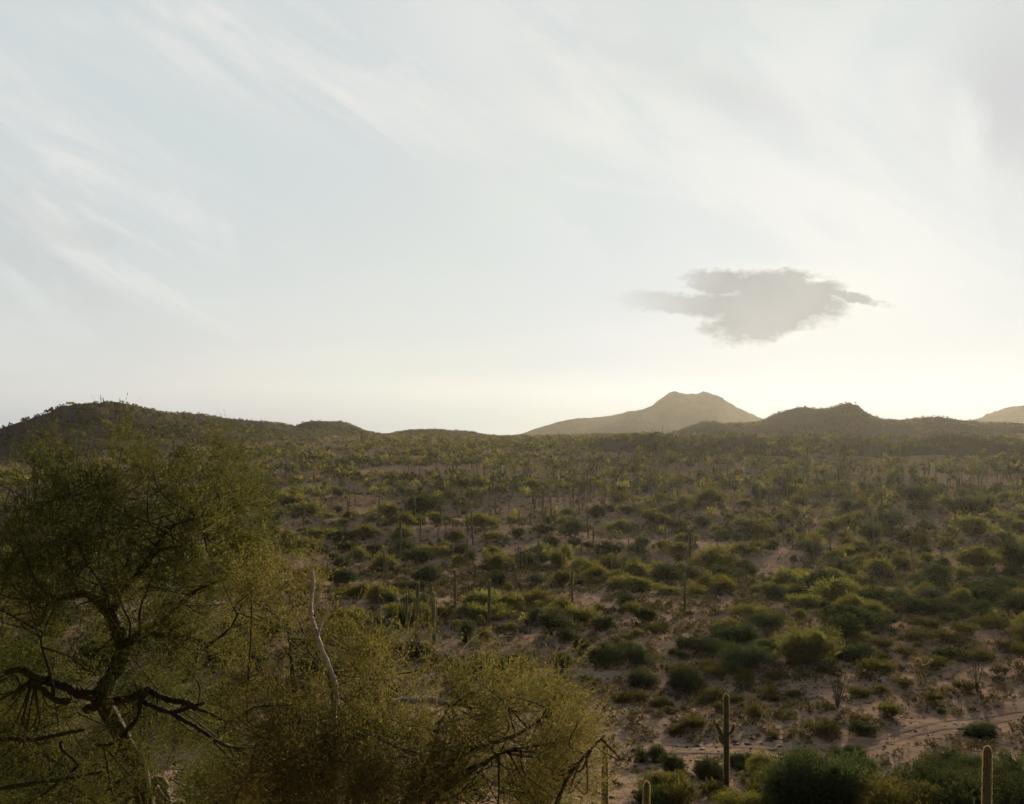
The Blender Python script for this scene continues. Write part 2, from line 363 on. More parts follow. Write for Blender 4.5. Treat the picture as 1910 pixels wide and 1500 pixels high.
def build_mountain(name, D, pts, wf, wb, seed):
    p = np.array(pts, float); rx = (p[:, 0] - CX) / F_PX * D; rz = ZC + (HY - p[:, 1]) / F_PX * D
    x = np.linspace(rx[0], rx[-1], 240); t = np.linspace(-2.2, 2.2, 111)
    X, T = np.meshgrid(x, t); cr = np.interp(X, rx, rz) + 2.2 * fbm(X / 34 + seed, T * 0 + seed, 3)
    Yv = D + np.where(T < 0, T * wf, T * wb)
    hh = np.maximum(cr + 60, 0)
    prof = np.where(np.abs(T) < 1.2, 1 - 0.62 * np.abs(T) ** 1.15, 0.0)
    prof = np.clip(1 - np.abs(T) * 0.5, 0, 1) ** 1.5
    gul = (1 - np.abs(fbm(X / 150 + seed, Yv / 240, 5)) - 0.6) * 0.62 * np.clip(np.abs(T) * 2.2, 0, 1) + fbm(X / 28, Yv / 28, 4) * 0.03 * np.clip(np.abs(T) * 4, 0, 1)
    Z = -60 + hh * np.clip(prof + gul * prof, 0, 1.1)
    V = np.stack([X, Yv, Z], -1).reshape(-1, 3); n, k = X.shape
    i = np.arange(n - 1)[:, None] * k; j = np.arange(k - 1)[None]
    Fq = np.stack([i + j, i + j + 1, i + k + j + 1, i + k + j], -1).reshape(-1, 4)
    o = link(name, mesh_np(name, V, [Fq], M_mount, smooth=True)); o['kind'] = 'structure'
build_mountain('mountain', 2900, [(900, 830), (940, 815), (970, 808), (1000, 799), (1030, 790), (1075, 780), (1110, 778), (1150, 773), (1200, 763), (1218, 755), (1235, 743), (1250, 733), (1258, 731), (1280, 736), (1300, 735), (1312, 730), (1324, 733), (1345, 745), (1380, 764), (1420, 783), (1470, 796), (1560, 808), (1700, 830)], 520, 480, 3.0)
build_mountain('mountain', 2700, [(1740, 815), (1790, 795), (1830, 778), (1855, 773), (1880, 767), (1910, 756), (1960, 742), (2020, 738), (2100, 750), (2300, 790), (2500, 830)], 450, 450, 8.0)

def ribbon(name, pxs, width, m, lift=0.03, rag=0.35, n=90):
    """a strip of sand or wheel rut lying on the ground"""
    P = np.array([unproject(a, b) for a, b in pxs])
    Q = smooth_path(np.hstack([P, np.zeros((len(P), 1))]), n)[:, :2]
    T = np.gradient(Q, axis=0); T /= np.linalg.norm(T, axis=1)[:, None]; Nn = np.stack([-T[:, 1], T[:, 0]], -1)
    w = np.broadcast_to(np.asarray(width, float), (n,)) if np.ndim(width) == 0 else np.interp(np.linspace(0, 1, n), np.linspace(0, 1, len(width)), width)
    g = np.random.default_rng(int(pxs[0][0])).normal(size=(2, n)); g = (g + np.roll(g, 1, 1) + np.roll(g, 2, 1)) / 3
    c = np.linspace(-1, 1, 7)
    L = Nn * (w * (1 + rag * g[0]))[:, None] * 0.5; Rr = Nn * (w * (1 + rag * g[1]))[:, None] * 0.5
    XY = Q[:, None] + np.where(c[None, :, None] < 0, c[None, :, None] * L[:, None], c[None, :, None] * Rr[:, None])
    Z = terrain(XY[..., 0], XY[..., 1]) + lift * (1 - np.abs(c[None]) ** 4 * 1.6) 
    V = np.concatenate([XY, Z[..., None]], -1).reshape(-1, 3); k = 7
    i = np.arange(n - 1)[:, None] * k; j = np.arange(k - 1)[None]
    Fq = np.stack([i + j, i + j + 1, i + k + j + 1, i + k + j], -1).reshape(-1, 4)
    o = link(name, mesh_np(name, V, [Fq], m, smooth=True)); o['kind'] = 'structure'
    return Q
TRACK = [(1960, 1318), (1860, 1334), (1760, 1346), (1690, 1362), (1620, 1384), (1530, 1396), (1450, 1399), (1350, 1392), (1240, 1390)]
clear_lines = []
clear_lines.append(ribbon('dirt_track', TRACK, 0.55, M_track, 0.03))
clear_lines.append(ribbon('dirt_track', [(a, b + 14) for a, b in TRACK], 0.55, M_track, 0.03))
clear_lines.append(ribbon('dry_wash', [(1010, 1262), (1080, 1256), (1130, 1262), (1165, 1255)], [1.5, 4, 4.5, 2], M_wash, 0.04))
#clear_lines.append(ribbon('dry_wash', [(1215, 1205), (1222, 1185), (1230, 1165), (1215, 1150)], [1.0, 1.4, 1.2, 0.7], M_wash, 0.04))
#clear_lines.append(ribbon('dry_wash', [(1290, 1228), (1320, 1222), (1345, 1214)], [1.2, 2.6, 1.5], M_wash, 0.04))

# ------------------------------------------------------------------ plant meshes (unit: 1 m wide, about 0.8 m tall)
def cards(P, size, asp, up, rg, out=None):
    """leaf-sized quads at P with random lean; returns V,F"""
    n = len(P)
    d = rg.normal(size=(n, 3)); d[:, 2] = np.abs(d[:, 2]) * 0.7 + up
    if out is not None: d = d + out * 1.2
    d /= np.linalg.norm(d, axis=1)[:, None]
    s = np.cross(d, rg.normal(size=(n, 3))); s /= np.linalg.norm(s, axis=1)[:, None] + 1e-9
    L = (size * rg.uniform(0.6, 1.5, n))[:, None]; W = L * asp * rg.uniform(0.7, 1.3, (n, 1))
    a = P - s * W * 0.35; b = P + s * W * 0.35; c = P + d * L * 0.6 + s * W * 0.5; e = P + d * L * 0.6 - s * W * 0.5
    tip = P + d * L
    V = np.stack([a, b, c, e], 1); V[:, 2] = (c + tip) / 2; V[:, 3] = (e + tip) / 2
    return V.reshape(-1, 3), np.arange(n * 4).reshape(-1, 4)
def crown_mesh(seed, m, nclump, nleaf, size, asp=0.5, up=0.4, h=0.8, lobes=(4, 7), spread=0.30, fill=0.35, core=34):
    rg = np.random.default_rng(seed); mb = MB()
    lob = []                                           # a few lobes give the uneven outline
    for _ in range(rg.integers(*lobes)):
        a = rg.uniform(0, 2 * np.pi); rr = rg.uniform(0.08, spread)
        lob.append((rr * np.cos(a), rr * np.sin(a), rg.uniform(0.20, 0.50) * h * (1.15 - rr), rg.uniform(0.20, 0.30) * (0.30 / spread), rg.uniform(0.55, 1.0)))
    tips = []
    per = nleaf // nclump
    for _ in range(nclump):
        lx, ly, lz, lr, ls = lob[rg.integers(len(lob))]
        d = rg.normal(size=3); d[2] = abs(d[2]) * 1.0 - 0.35; d /= np.linalg.norm(d)
        k = rg.uniform(fill, 1.0) ** 0.5
        c = np.array([lx, ly, lz]) + d * k * np.array([lr * 1.15, lr * 1.15, lr * h * 1.25])
        c[2] = max(c[2], 0.05)
        tips.append(c)
        cr = rg.uniform(0.06, 0.12)
        n = max(3, int(per * rg.uniform(0.6, 1.4)))
        q = rg.normal(size=(n, 3)); q /= np.linalg.norm(q, axis=1)[:, None]; q *= rg.uniform(0.25, 1.0, (n, 1)) ** 0.6
        P = c + q * cr * np.array([1.15, 1.15, 0.95]); P[:, 2] = np.maximum(P[:, 2], 0.0)
        V, Fq = cards(P, size, asp, up, rg, q * 0.6 + d * 0.4)
        t = np.clip(rg.uniform(0.1, 0.9) + rg.normal(size=n) * 0.18, 0, 1)
        mb.add(V, Fq, np.repeat(t, 4))
    n = 26 * len(lob)                                 # loose sprigs beyond the outline
    k = rg.integers(len(lob), size=n); q = rg.normal(size=(n, 3)); q[:, 2] = np.abs(q[:, 2]) * 1.2; q /= np.linalg.norm(q, axis=1)[:, None]
    Lb = np.array(lob)[k]; P = Lb[:, :3] + q * np.stack([Lb[:, 3] * 1.2, Lb[:, 3] * 1.2, Lb[:, 3] * h * 1.3], -1); P[:, 2] = np.maximum(P[:, 2], 0.02)
    V, Fq = cards(P, size * 2.6, 0.16, up, rg, q); mb.add(V, Fq, np.repeat(rg.uniform(0.2, 1, n), 4))
    for lx, ly, lz, lr, ls in lob:                    # large dark leaf cards added inside each lobe to block the sun
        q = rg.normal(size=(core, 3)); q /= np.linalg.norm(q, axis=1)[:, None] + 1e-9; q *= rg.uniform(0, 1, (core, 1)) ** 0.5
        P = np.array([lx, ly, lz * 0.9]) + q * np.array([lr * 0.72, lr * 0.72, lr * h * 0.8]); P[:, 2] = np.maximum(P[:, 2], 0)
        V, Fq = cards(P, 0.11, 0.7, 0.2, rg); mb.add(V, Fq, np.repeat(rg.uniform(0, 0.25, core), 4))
    return mb, tips
def stems_mb(tips, seed, k=9, r=0.012):
    rg = np.random.default_rng(seed + 99); mb = MB()
    for i in rg.choice(len(tips), min(k, len(tips)), replace=False):
        t = np.array(tips[i]); b = np.array([*(rg.normal(size=2) * 0.025), -0.04])
        mid = (b + t) / 2 + np.array([t[0] * 0.10, t[1] * 0.10, 0.02]) + rg.normal(size=3) * 0.02
        P = smooth_path([[*b, r], [*mid, r * 0.65], [*t, r * 0.3]], 6)
        mb.add(*tube(P, 4), 0.2)
    return mb
class Kind: pass
def make_kind(name, leaf, n_var, nclump, nleaf, size, **kw):
    k = Kind(); k.name = name; k.var = []
    r = kw.pop('stem', 0.012)
    for i in range(n_var):
        s = hash((len(name) * 31 + i * 7 + nleaf)) % 100000
        mb, tips = crown_mesh(s, leaf, nclump, nleaf, size, **kw)
        st = stems_mb(tips, s, 10, r)
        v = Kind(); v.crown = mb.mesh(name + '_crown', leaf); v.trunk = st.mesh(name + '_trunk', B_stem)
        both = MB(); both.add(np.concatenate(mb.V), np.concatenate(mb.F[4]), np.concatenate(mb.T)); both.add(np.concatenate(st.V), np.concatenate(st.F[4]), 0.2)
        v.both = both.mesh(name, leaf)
        v.both.materials.append(B_stem)
        nq = sum(len(f) for f in mb.F[4]); mi = np.zeros(len(v.both.polygons), np.int32); mi[nq:] = 1
        v.both.polygons.foreach_set('material_index', mi)
        k.var.append(v)
    return k
K = {
    'Y': make_kind('palo_verde_tree', L_palo, 6, 80, 4200, 0.044, asp=0.40, up=0.55, h=0.82),
    'D': make_kind('mesquite_tree', L_mesq, 5, 76, 4000, 0.044, asp=0.55, up=0.25, h=0.80),
    'G': make_kind('ironwood_tree', L_iron, 4, 70, 3200, 0.042, asp=0.5, up=0.35, h=0.95),
    'C': make_kind('creosote_bush', L_creo, 5, 60, 1900, 0.060, asp=0.35, up=0.8, h=0.72, fill=0.1, core=12),
    'B': make_kind('dry_bush', L_dry, 3, 40, 900, 0.075, asp=0.14, up=0.9, h=0.7, fill=0.05, core=0, stem=0.016),
    'N': make_kind('mesquite_tree', L_mesq, 3, 190, 20000, 0.021, asp=0.45, up=0.45, h=0.85, lobes=(9, 13), spread=0.42, core=40),
    'P': make_kind('palo_verde_tree', L_palo, 2, 170, 17000, 0.020, asp=0.40, up=0.55, h=0.85, lobes=(8, 11), spread=0.36, core=40),
}
NOUN = {'Y': 'palo verde', 'D': 'mesquite', 'G': 'ironwood', 'C': 'creosote bush', 'B': 'dry bush', 'N': 'mesquite', 'P': 'palo verde'}
LOOK = {'Y': 'yellow green', 'D': 'dark green', 'G': 'grey green', 'C': 'olive', 'B': 'brown', 'N': 'dark green', 'P': 'yellow green'}
NAME = {'Y': 'palo_verde_tree', 'D': 'mesquite_tree', 'G': 'ironwood_tree', 'C': 'creosote_bush', 'B': 'dry_bush', 'N': 'mesquite_tree', 'P': 'palo_verde_tree'}
GRP = {'Y': 'palo verde trees on the desert plain', 'D': 'mesquite trees on the desert plain', 'G': 'ironwood trees on the desert plain', 'C': 'creosote bushes on the sandy flat'}
GRP['B'] = 'dry brown bushes between the green ones'; GRP['N'] = GRP['D']; GRP['P'] = GRP['Y']

def saguaro_part(h, r, seed, ribs=16, nh=36, spines=900, spine_len=0.06, bend=None, waist=0.9, corky=True):
    """ribbed column, returns MB skin and MB spines; bend = list of xyz+radius points for an arm"""
    rg = np.random.default_rng(seed)
    nt = ribs * 3
    if bend is None:
        t = np.linspace(0, 1, nh) ** 0.9
        lean = rg.normal(size=2) * 0.012 * h
        axis = np.stack([lean[0] * t ** 2, lean[1] * t ** 2, t * h], -1)
        pr = r * (waist + (1 - waist) * np.sin(np.clip(t * 1.5, 0, 1.4))) * (1 - 0.14 * np.clip((t - 0.45) / 0.55, 0, 1) ** 1.5) * (1 + 0.03 * rg.normal(size=nh))
        capl = r * 1.5
        hh = np.clip((h - axis[:, 2]) / capl, 0, 1); pr = pr * np.sqrt(np.clip(1 - (1 - hh) ** 2, 0, 1))
        ax = np.hstack([axis, np.maximum(pr, 0.004)[:, None]])
    else:
        ax = smooth_path(bend, nh); L = np.concatenate([[0], np.cumsum(np.linalg.norm(np.diff(ax[:, :3], axis=0), axis=1))])
        hh = np.clip((L[-1] - L) / (ax[-1, 3] * 1.5 + 1e-6), 0, 1); ax[:, 3] = np.maximum(ax[:, 3] * np.sqrt(np.clip(1 - (1 - hh) ** 2, 0, 1)), 0.004)
    T = np.gradient(ax[:, :3], axis=0); T /= np.linalg.norm(T, axis=1)[:, None]
    A = np.cross(T, [0.0, 1.0, 0.02]); A /= np.linalg.norm(A, axis=1)[:, None]; B = np.cross(T, A)
    th = np.linspace(0, 2 * np.pi, nt, endpoint=False)
    prof = 1 - 0.13 * (0.5 - 0.5 * np.cos(th * ribs)) ** 0.8
    dirs = np.cos(th)[None, :, None] * A[:, None] + np.sin(th)[None, :, None] * B[:, None]
    V = (ax[:, None, :3] + dirs * (ax[:, 3][:, None] * prof[None])[..., None]).reshape(-1, 3)
    i = np.arange(nh - 1)[:, None] * nt; j = np.arange(nt)[None]; j2 = (j + 1) % nt
    Fq = np.stack([i + j, i + j2, i + nt + j2, i + nt + j], -1).reshape(-1, 4)
    skin = MB(); skin.add(V, Fq)
    sp = MB()
    if spines:
        L = np.linalg.norm(np.diff(ax[:, :3], axis=0), axis=1); pL = np.concatenate([[0], np.cumsum(L)]) / L.sum()
        s = rg.uniform(0.12 if bend is None else 0, 1, spines); s = np.concatenate([s, rg.uniform(0.97, 1, spines // 8)])
        n = len(s); k = np.clip(np.searchsorted(pL, s) - 1, 0, nh - 2); f = ((s - pL[k]) / (pL[k + 1] - pL[k] + 1e-9))[:, None]
        C = ax[k] * (1 - f) + ax[k + 1] * f
        a = rg.integers(0, ribs, n) * 2 * np.pi / ribs
        O = np.cos(a)[:, None] * A[k] + np.sin(a)[:, None] * B[k]
        top = np.clip((s - 0.96) / 0.04, 0, 1)[:, None]
        base = C[:, :3] + O * C[:, 3:4]
        d = O + T[k] * (rg.normal(size=(n, 1)) * 0.5 + 0.8 * top) + np.cross(T[k], O) * rg.normal(size=(n, 1)) * 0.5
        d /= np.linalg.norm(d, axis=1)[:, None]
        w = np.cross(d, rg.normal(size=(n, 3))); w /= np.linalg.norm(w, axis=1)[:, None]
        ln = spine_len * rg.uniform(0.5, 1.2, (n, 1)); wd = ln * 0.11
        Vs = np.stack([base - w * wd, base + w * wd, base + d * ln], 1).reshape(-1, 3)
        sp.add(Vs, np.arange(n * 3).reshape(-1, 3), np.repeat(rg.random(n), 3))
    return skin, sp
def spiny(name, sk, sp, skin, smooth=True):
    mb = MB(); mb.add(np.concatenate(sk.V), np.concatenate(sk.F[4])); mb.add(np.concatenate(sp.V), np.concatenate(sp.F[3]), np.concatenate(sp.T))
    me = mb.mesh(name, skin, smooth); me.materials.append(M_spine)
    nq = sum(len(f) for f in sk.F[4]); mi = np.ones(len(me.polygons), np.int32); mi[:nq] = 0
    me.polygons.foreach_set('material_index', mi); return me
def arm_path(side, z0, r, up, out, seed, depth=0.0):
    """elbow from the trunk out and up"""
    return [[side * r * 0.5, 0, z0, r * 0.55], [side * (r + out * 0.55), depth * 0.5, z0 + 0.02, r * 0.62], [side * (r + out), depth, z0 + 0.22 + out * 0.3, r * 0.66], [side * (r + out * 1.05), depth, z0 + up, r * 0.60]]
SAG = []
for i in range(9):
    h, r = 5.5, [0.165, 0.175, 0.155, 0.185, 0.165, 0.17, 0.185, 0.17, 0.18][i]
    arms = {6: [(1, 2.9, 1.3, 0.45)], 7: [(-1, 2.5, 0.6, 0.35), (1, 2.8, 0.8, 0.35)], 8: [(-1, 2.2, 1.6, 0.5), (1, 3.0, 1.2, 0.45)]}.get(i, [])
    sk, sp = saguaro_part(h, r, 40 + i, 13, 30, 700, 0.075)
    v = Kind(); v.h = h; v.r = r; v.full = spiny('saguaro_trunk', sk, sp, M_sag); v.arms = []
    for a in arms:
        v.arms.append(spiny('saguaro_arm', *saguaro_part(1, r, 70 + i, 11, 16, 140, 0.07, bend=arm_path(a[0], a[1], r, a[2], a[3], i)), M_sag))
    SAG.append(v)

things = []      # everything that gets an automatic label: dicts
LM = []          # landmarks: (px, py, phrase, thing or None)
taken = []       # (x, y, radius) on the ground, for spacing
def record(o, kind, p, w, h, label=None, lm=None, **kw):
    px, py = project(p); s = F_PX / p[1]
    d = dict(o=o, kind=kind, px=px, py=py, w=w * s, h=h * s, D=p[1], H=h, W=w, label=label, **kw); things.append(d)
    if lm: LM.append((px, py - h * s * 0.3, lm, o))
    return d

# ------------------------------------------------------------------ saguaros
def put_saguaro(px, tip, base, var=None, label=None, lm=None, D=None):
    if D is None: p = unproject(px, base)
    else:
        x = (px - CX) / F_PX * D; p = np.array([x, D, float(terrain(np.array([x]), np.array([D]))[0])])
    if p is None: return None
    h = (base - tip) / F_PX * p[1] if D is None else ZC + (HY - tip) / F_PX * D - p[2]
    i = int(rng.integers(0, 6)) if var is None else var
    v = SAG[i]; s = h / v.h
    sxy = max(0.75, min(1.35, s ** 0.5)) * rng.uniform(0.9, 1.1)
    big = bool(v.arms)
    o = link('saguaro_cactus', None if big else v.full)
    if big:
        o.empty_display_size = 0.3
        link('trunk', v.full, o)
        for a in v.arms: link('arm', a, o)
    o.location = (p[0], p[1], p[2] - 0.12); o.scale = (sxy, sxy, (h + 0.12) / v.h)
    o.rotation_euler = (rng.normal() * 0.012, rng.normal() * 0.012, rng.uniform(-0.3, 0.3) + (math.pi if rng.random() < 0.4 and var is None else 0))
    taken.append((p[0], p[1], 0.5))
    record(o, 'S', p, 0.5, h, label, lm, arms=len(v.arms))
    return o
# pixel position on the photograph: x, tip y, base y
SAGS = [(759, 1107, 1180), (776, 1085, 1192), (810, 1103, 1200), (803, 1086, 1150), (793, 1097, 1134), (849, 1062, 1135), (912, 1080, 1170), (717, 1025, 1076), (722, 1042, 1081), (658, 1024, 1056),
 (872, 1003, 1057), (817, 983, 1017), (831, 972, 1015), (845, 1012, 1050), (743, 965, 1000), (685, 961, 981), (880, 951, 1001), (870, 933, 981), (905, 978, 1016), (809, 938, 962), (796, 940, 961), (819, 920, 950),
 (728, 906, 928), (743, 916, 935), (663, 914, 944), (652, 905, 946), (619, 931, 961), (571, 933, 956), (519, 941, 968), (887, 917, 941), (912, 936, 968), (924, 946, 977), (933, 945, 975), (707, 930, 976), (591, 906, 931), (557, 870, 900), (536, 880, 905), (585, 880, 905), (642, 890, 915), (690, 885, 910),
 (1023, 1077, 1129), (1067, 1065, 1124), (963, 1056, 1103), (1004, 1008, 1059), (967, 1018, 1067), (973, 1034, 1069), (981, 1030, 1065), (1141, 1040, 1072), (1149, 1027, 1066), (1160, 1038, 1088), (1140, 1006, 1038), (1173, 1005, 1037), (1185, 1000, 1042),
 (1281, 1012, 1048), (1304, 1020, 1050), (1293, 1000, 1032), (1389, 981, 1009), (1427, 984, 1016), (1097, 949, 1004), (1100, 912, 930), (1068, 952, 982), (1029, 947, 987), (1035, 950, 981), (1191, 976, 1000), (1171, 972, 989), (1267, 957, 988), (1224, 917, 950), (1237, 912, 942), (1147, 885, 925), (1368, 944, 977), (1070, 901, 949), (1013, 907, 952), (993, 920, 940), (1024, 915, 939), (1052, 920, 945), (1355, 965, 990), (1290, 940, 965),
 (1479, 932, 986), (1509, 953, 1008), (1515, 952, 981), (1518, 996, 1045), (1446, 975, 997), (1442, 935, 968), (1502, 1047, 1068), (1453, 905, 935), (1623, 940, 978), (1626, 959, 992), (1637, 953, 992), (1662, 956, 973), (1605, 953, 1000), (1634, 1012, 1058), (1700, 988, 1040), (1731, 989, 1029), (1767, 969, 1021), (1785, 887, 920), (1841, 876, 901), (1815, 892, 928), (1699, 908, 930), (1546, 908, 936), (1590, 916, 936), (1618, 903, 941), (1560, 900, 930), (1870, 880, 905), (1898, 885, 915)]
for s in SAGS: put_saguaro(*s)
put_saguaro(1277, 1069, 1151, 7, 'saguaro with two stubby arms beside the broad yellow green palo verde clump')
LM.append((1277, 1110, 'the two-armed saguaro in mid plain', things[-1]['o']))
put_saguaro(1287, 986, 1065, 6, 'tallest one-armed saguaro on the mid plain, beside a big palo verde'); LM.append((1287, 1030, 'the tallest one-armed saguaro', things[-1]['o']))
put_saguaro(1548, 969, 1034, 7, 'saguaro with small paired arms standing in the sun-warmed patch of bushes'); LM.append((1548, 1000, 'the saguaro with small paired arms', things[-1]['o']))
LM += [(849, 1100, 'the tall bare saguaro on pale gravel', None), (912, 1125, 'the slim saguaro before the wide palo verde', None), (1004, 1034, 'the lone saguaro on the bare mound', None), (1634, 1035, 'the saguaro above the round mesquite', None), (1097, 975, 'the saguaro on the rounded bare knoll', None), (1700, 1012, 'the saguaro in the shaded right slope', None), (872, 1030, 'the saguaro on the left bare slope', None), (1518, 1020, 'the stout saguaro in the warm patch', None), (1479, 960, 'the tall saguaro near the far thicket', None), (719, 1052, 'the saguaro pair by the sandy gap', None), (1767, 995, 'the saguaro by the shaded gravel', None)]

# the four nearest ones get finer ribs, thick golden spines and a corky foot
def near_saguaro(px, tip, D, r, label, arms=(), seed=0, base=None):
    if base is not None: p = unproject(px, base); D = p[1]
    else:
        x = (px - CX) / F_PX * D; p = np.array([x, D, float(terrain(np.array([x]), np.array([D]))[0])])
    h = ZC + (HY - tip) / F_PX * D - p[2] + 0.15
    o = link('saguaro_cactus', None, loc=(p[0], p[1], p[2] - 0.15)); o.empty_display_size = 0.4
    sk, sp = saguaro_part(h, r, seed, 21, 70, 6500, 0.034, waist=0.86)
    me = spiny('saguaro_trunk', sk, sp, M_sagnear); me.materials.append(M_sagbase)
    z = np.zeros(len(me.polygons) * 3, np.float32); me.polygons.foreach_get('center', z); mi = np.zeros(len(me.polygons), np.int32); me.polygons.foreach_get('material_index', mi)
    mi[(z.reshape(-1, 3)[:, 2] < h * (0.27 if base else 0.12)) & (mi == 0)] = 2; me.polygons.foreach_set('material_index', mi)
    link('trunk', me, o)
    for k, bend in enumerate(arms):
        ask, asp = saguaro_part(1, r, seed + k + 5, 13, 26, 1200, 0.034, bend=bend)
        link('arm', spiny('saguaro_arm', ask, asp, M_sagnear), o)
    tag(o, label, 'cactus', 'saguaros close to the hill foot'); taken.append((p[0], p[1], 0.6))
    LM.append((px, (tip + 1470) / 2, {1355: 'the armed saguaro by the dirt track', 1840: 'the tall dark corner saguaro', 1128: 'the near saguaro poking past the foliage', 1205: 'the short near saguaro tip'}[px], o))
    return o
near_saguaro(1355, 1293, None, 0.15, 'green saguaro with three short arms, corky brown foot, standing beside the dirt track', arms=[
    [[-0.08, 0, 2.45, 0.09], [-0.26, -0.05, 2.72, 0.10], [-0.42, -0.05, 3.05, 0.10], [-0.50, -0.05, 3.30, 0.095]],
    [[-0.08, -0.05, 2.20, 0.085], [-0.24, -0.15, 2.38, 0.09], [-0.33, -0.2, 2.55, 0.09], [-0.40, -0.22, 2.72, 0.08]],
    [[0.08, 0, 2.70, 0.08], [0.24, 0.03, 2.80, 0.085], [0.32, 0.03, 2.98, 0.085], [0.37, 0.03, 3.22, 0.08]]], seed=300, base=1468)
near_saguaro(1128, 1386, 33, 0.125, 'armless saguaro column rising beside the wispy palo verde foliage', seed=310)
near_saguaro(1205, 1458, 34, 0.12, 'short saguaro tip barely rising beside the taller near column', seed=320)
near_saguaro(1840, 1392, 32, 0.148, 'dark saguaro column with glowing golden spine rim in front of dark mesquite', seed=330)

# ------------------------------------------------------------------ bushes and small trees
def put_bush(px, base, w, h, kind, p=None, W=None, H=None, label=None, lm=None, jitter=True):
    listed = p is None
    if listed:
        p = unproject(px, base)
        if p is None: return None
        W = w / F_PX * p[1]; H = h / F_PX * p[1]
    v = K[kind].var[int(rng.integers(len(K[kind].var)))]
    name = NAME[kind]
    rot = rng.uniform(0, 6.28)
    parts = W / p[1] * F_PX > 34
    o = link(name, None if parts else v.both)
    if parts:
        o.empty_display_size = 0.3
        link('crown', v.crown, o); link('trunk', v.trunk, o)
    k = 1.15 if listed else 1.04
    sw = W * k; sh = H / 0.76 * (1.08 if listed else 1.0)
    o.location = (p[0], p[1], p[2] - (0.13 if kind in 'NP' else 0.05) * sh); o.scale = (sw, sw * rng.uniform(0.75, 1.25), sh * rng.uniform(0.85, 1.15)); o.rotation_euler = (0, 0, rot)
    taken.append((p[0], p[1], W * 0.5))
    return record(o, kind, p, W, H, label, lm)
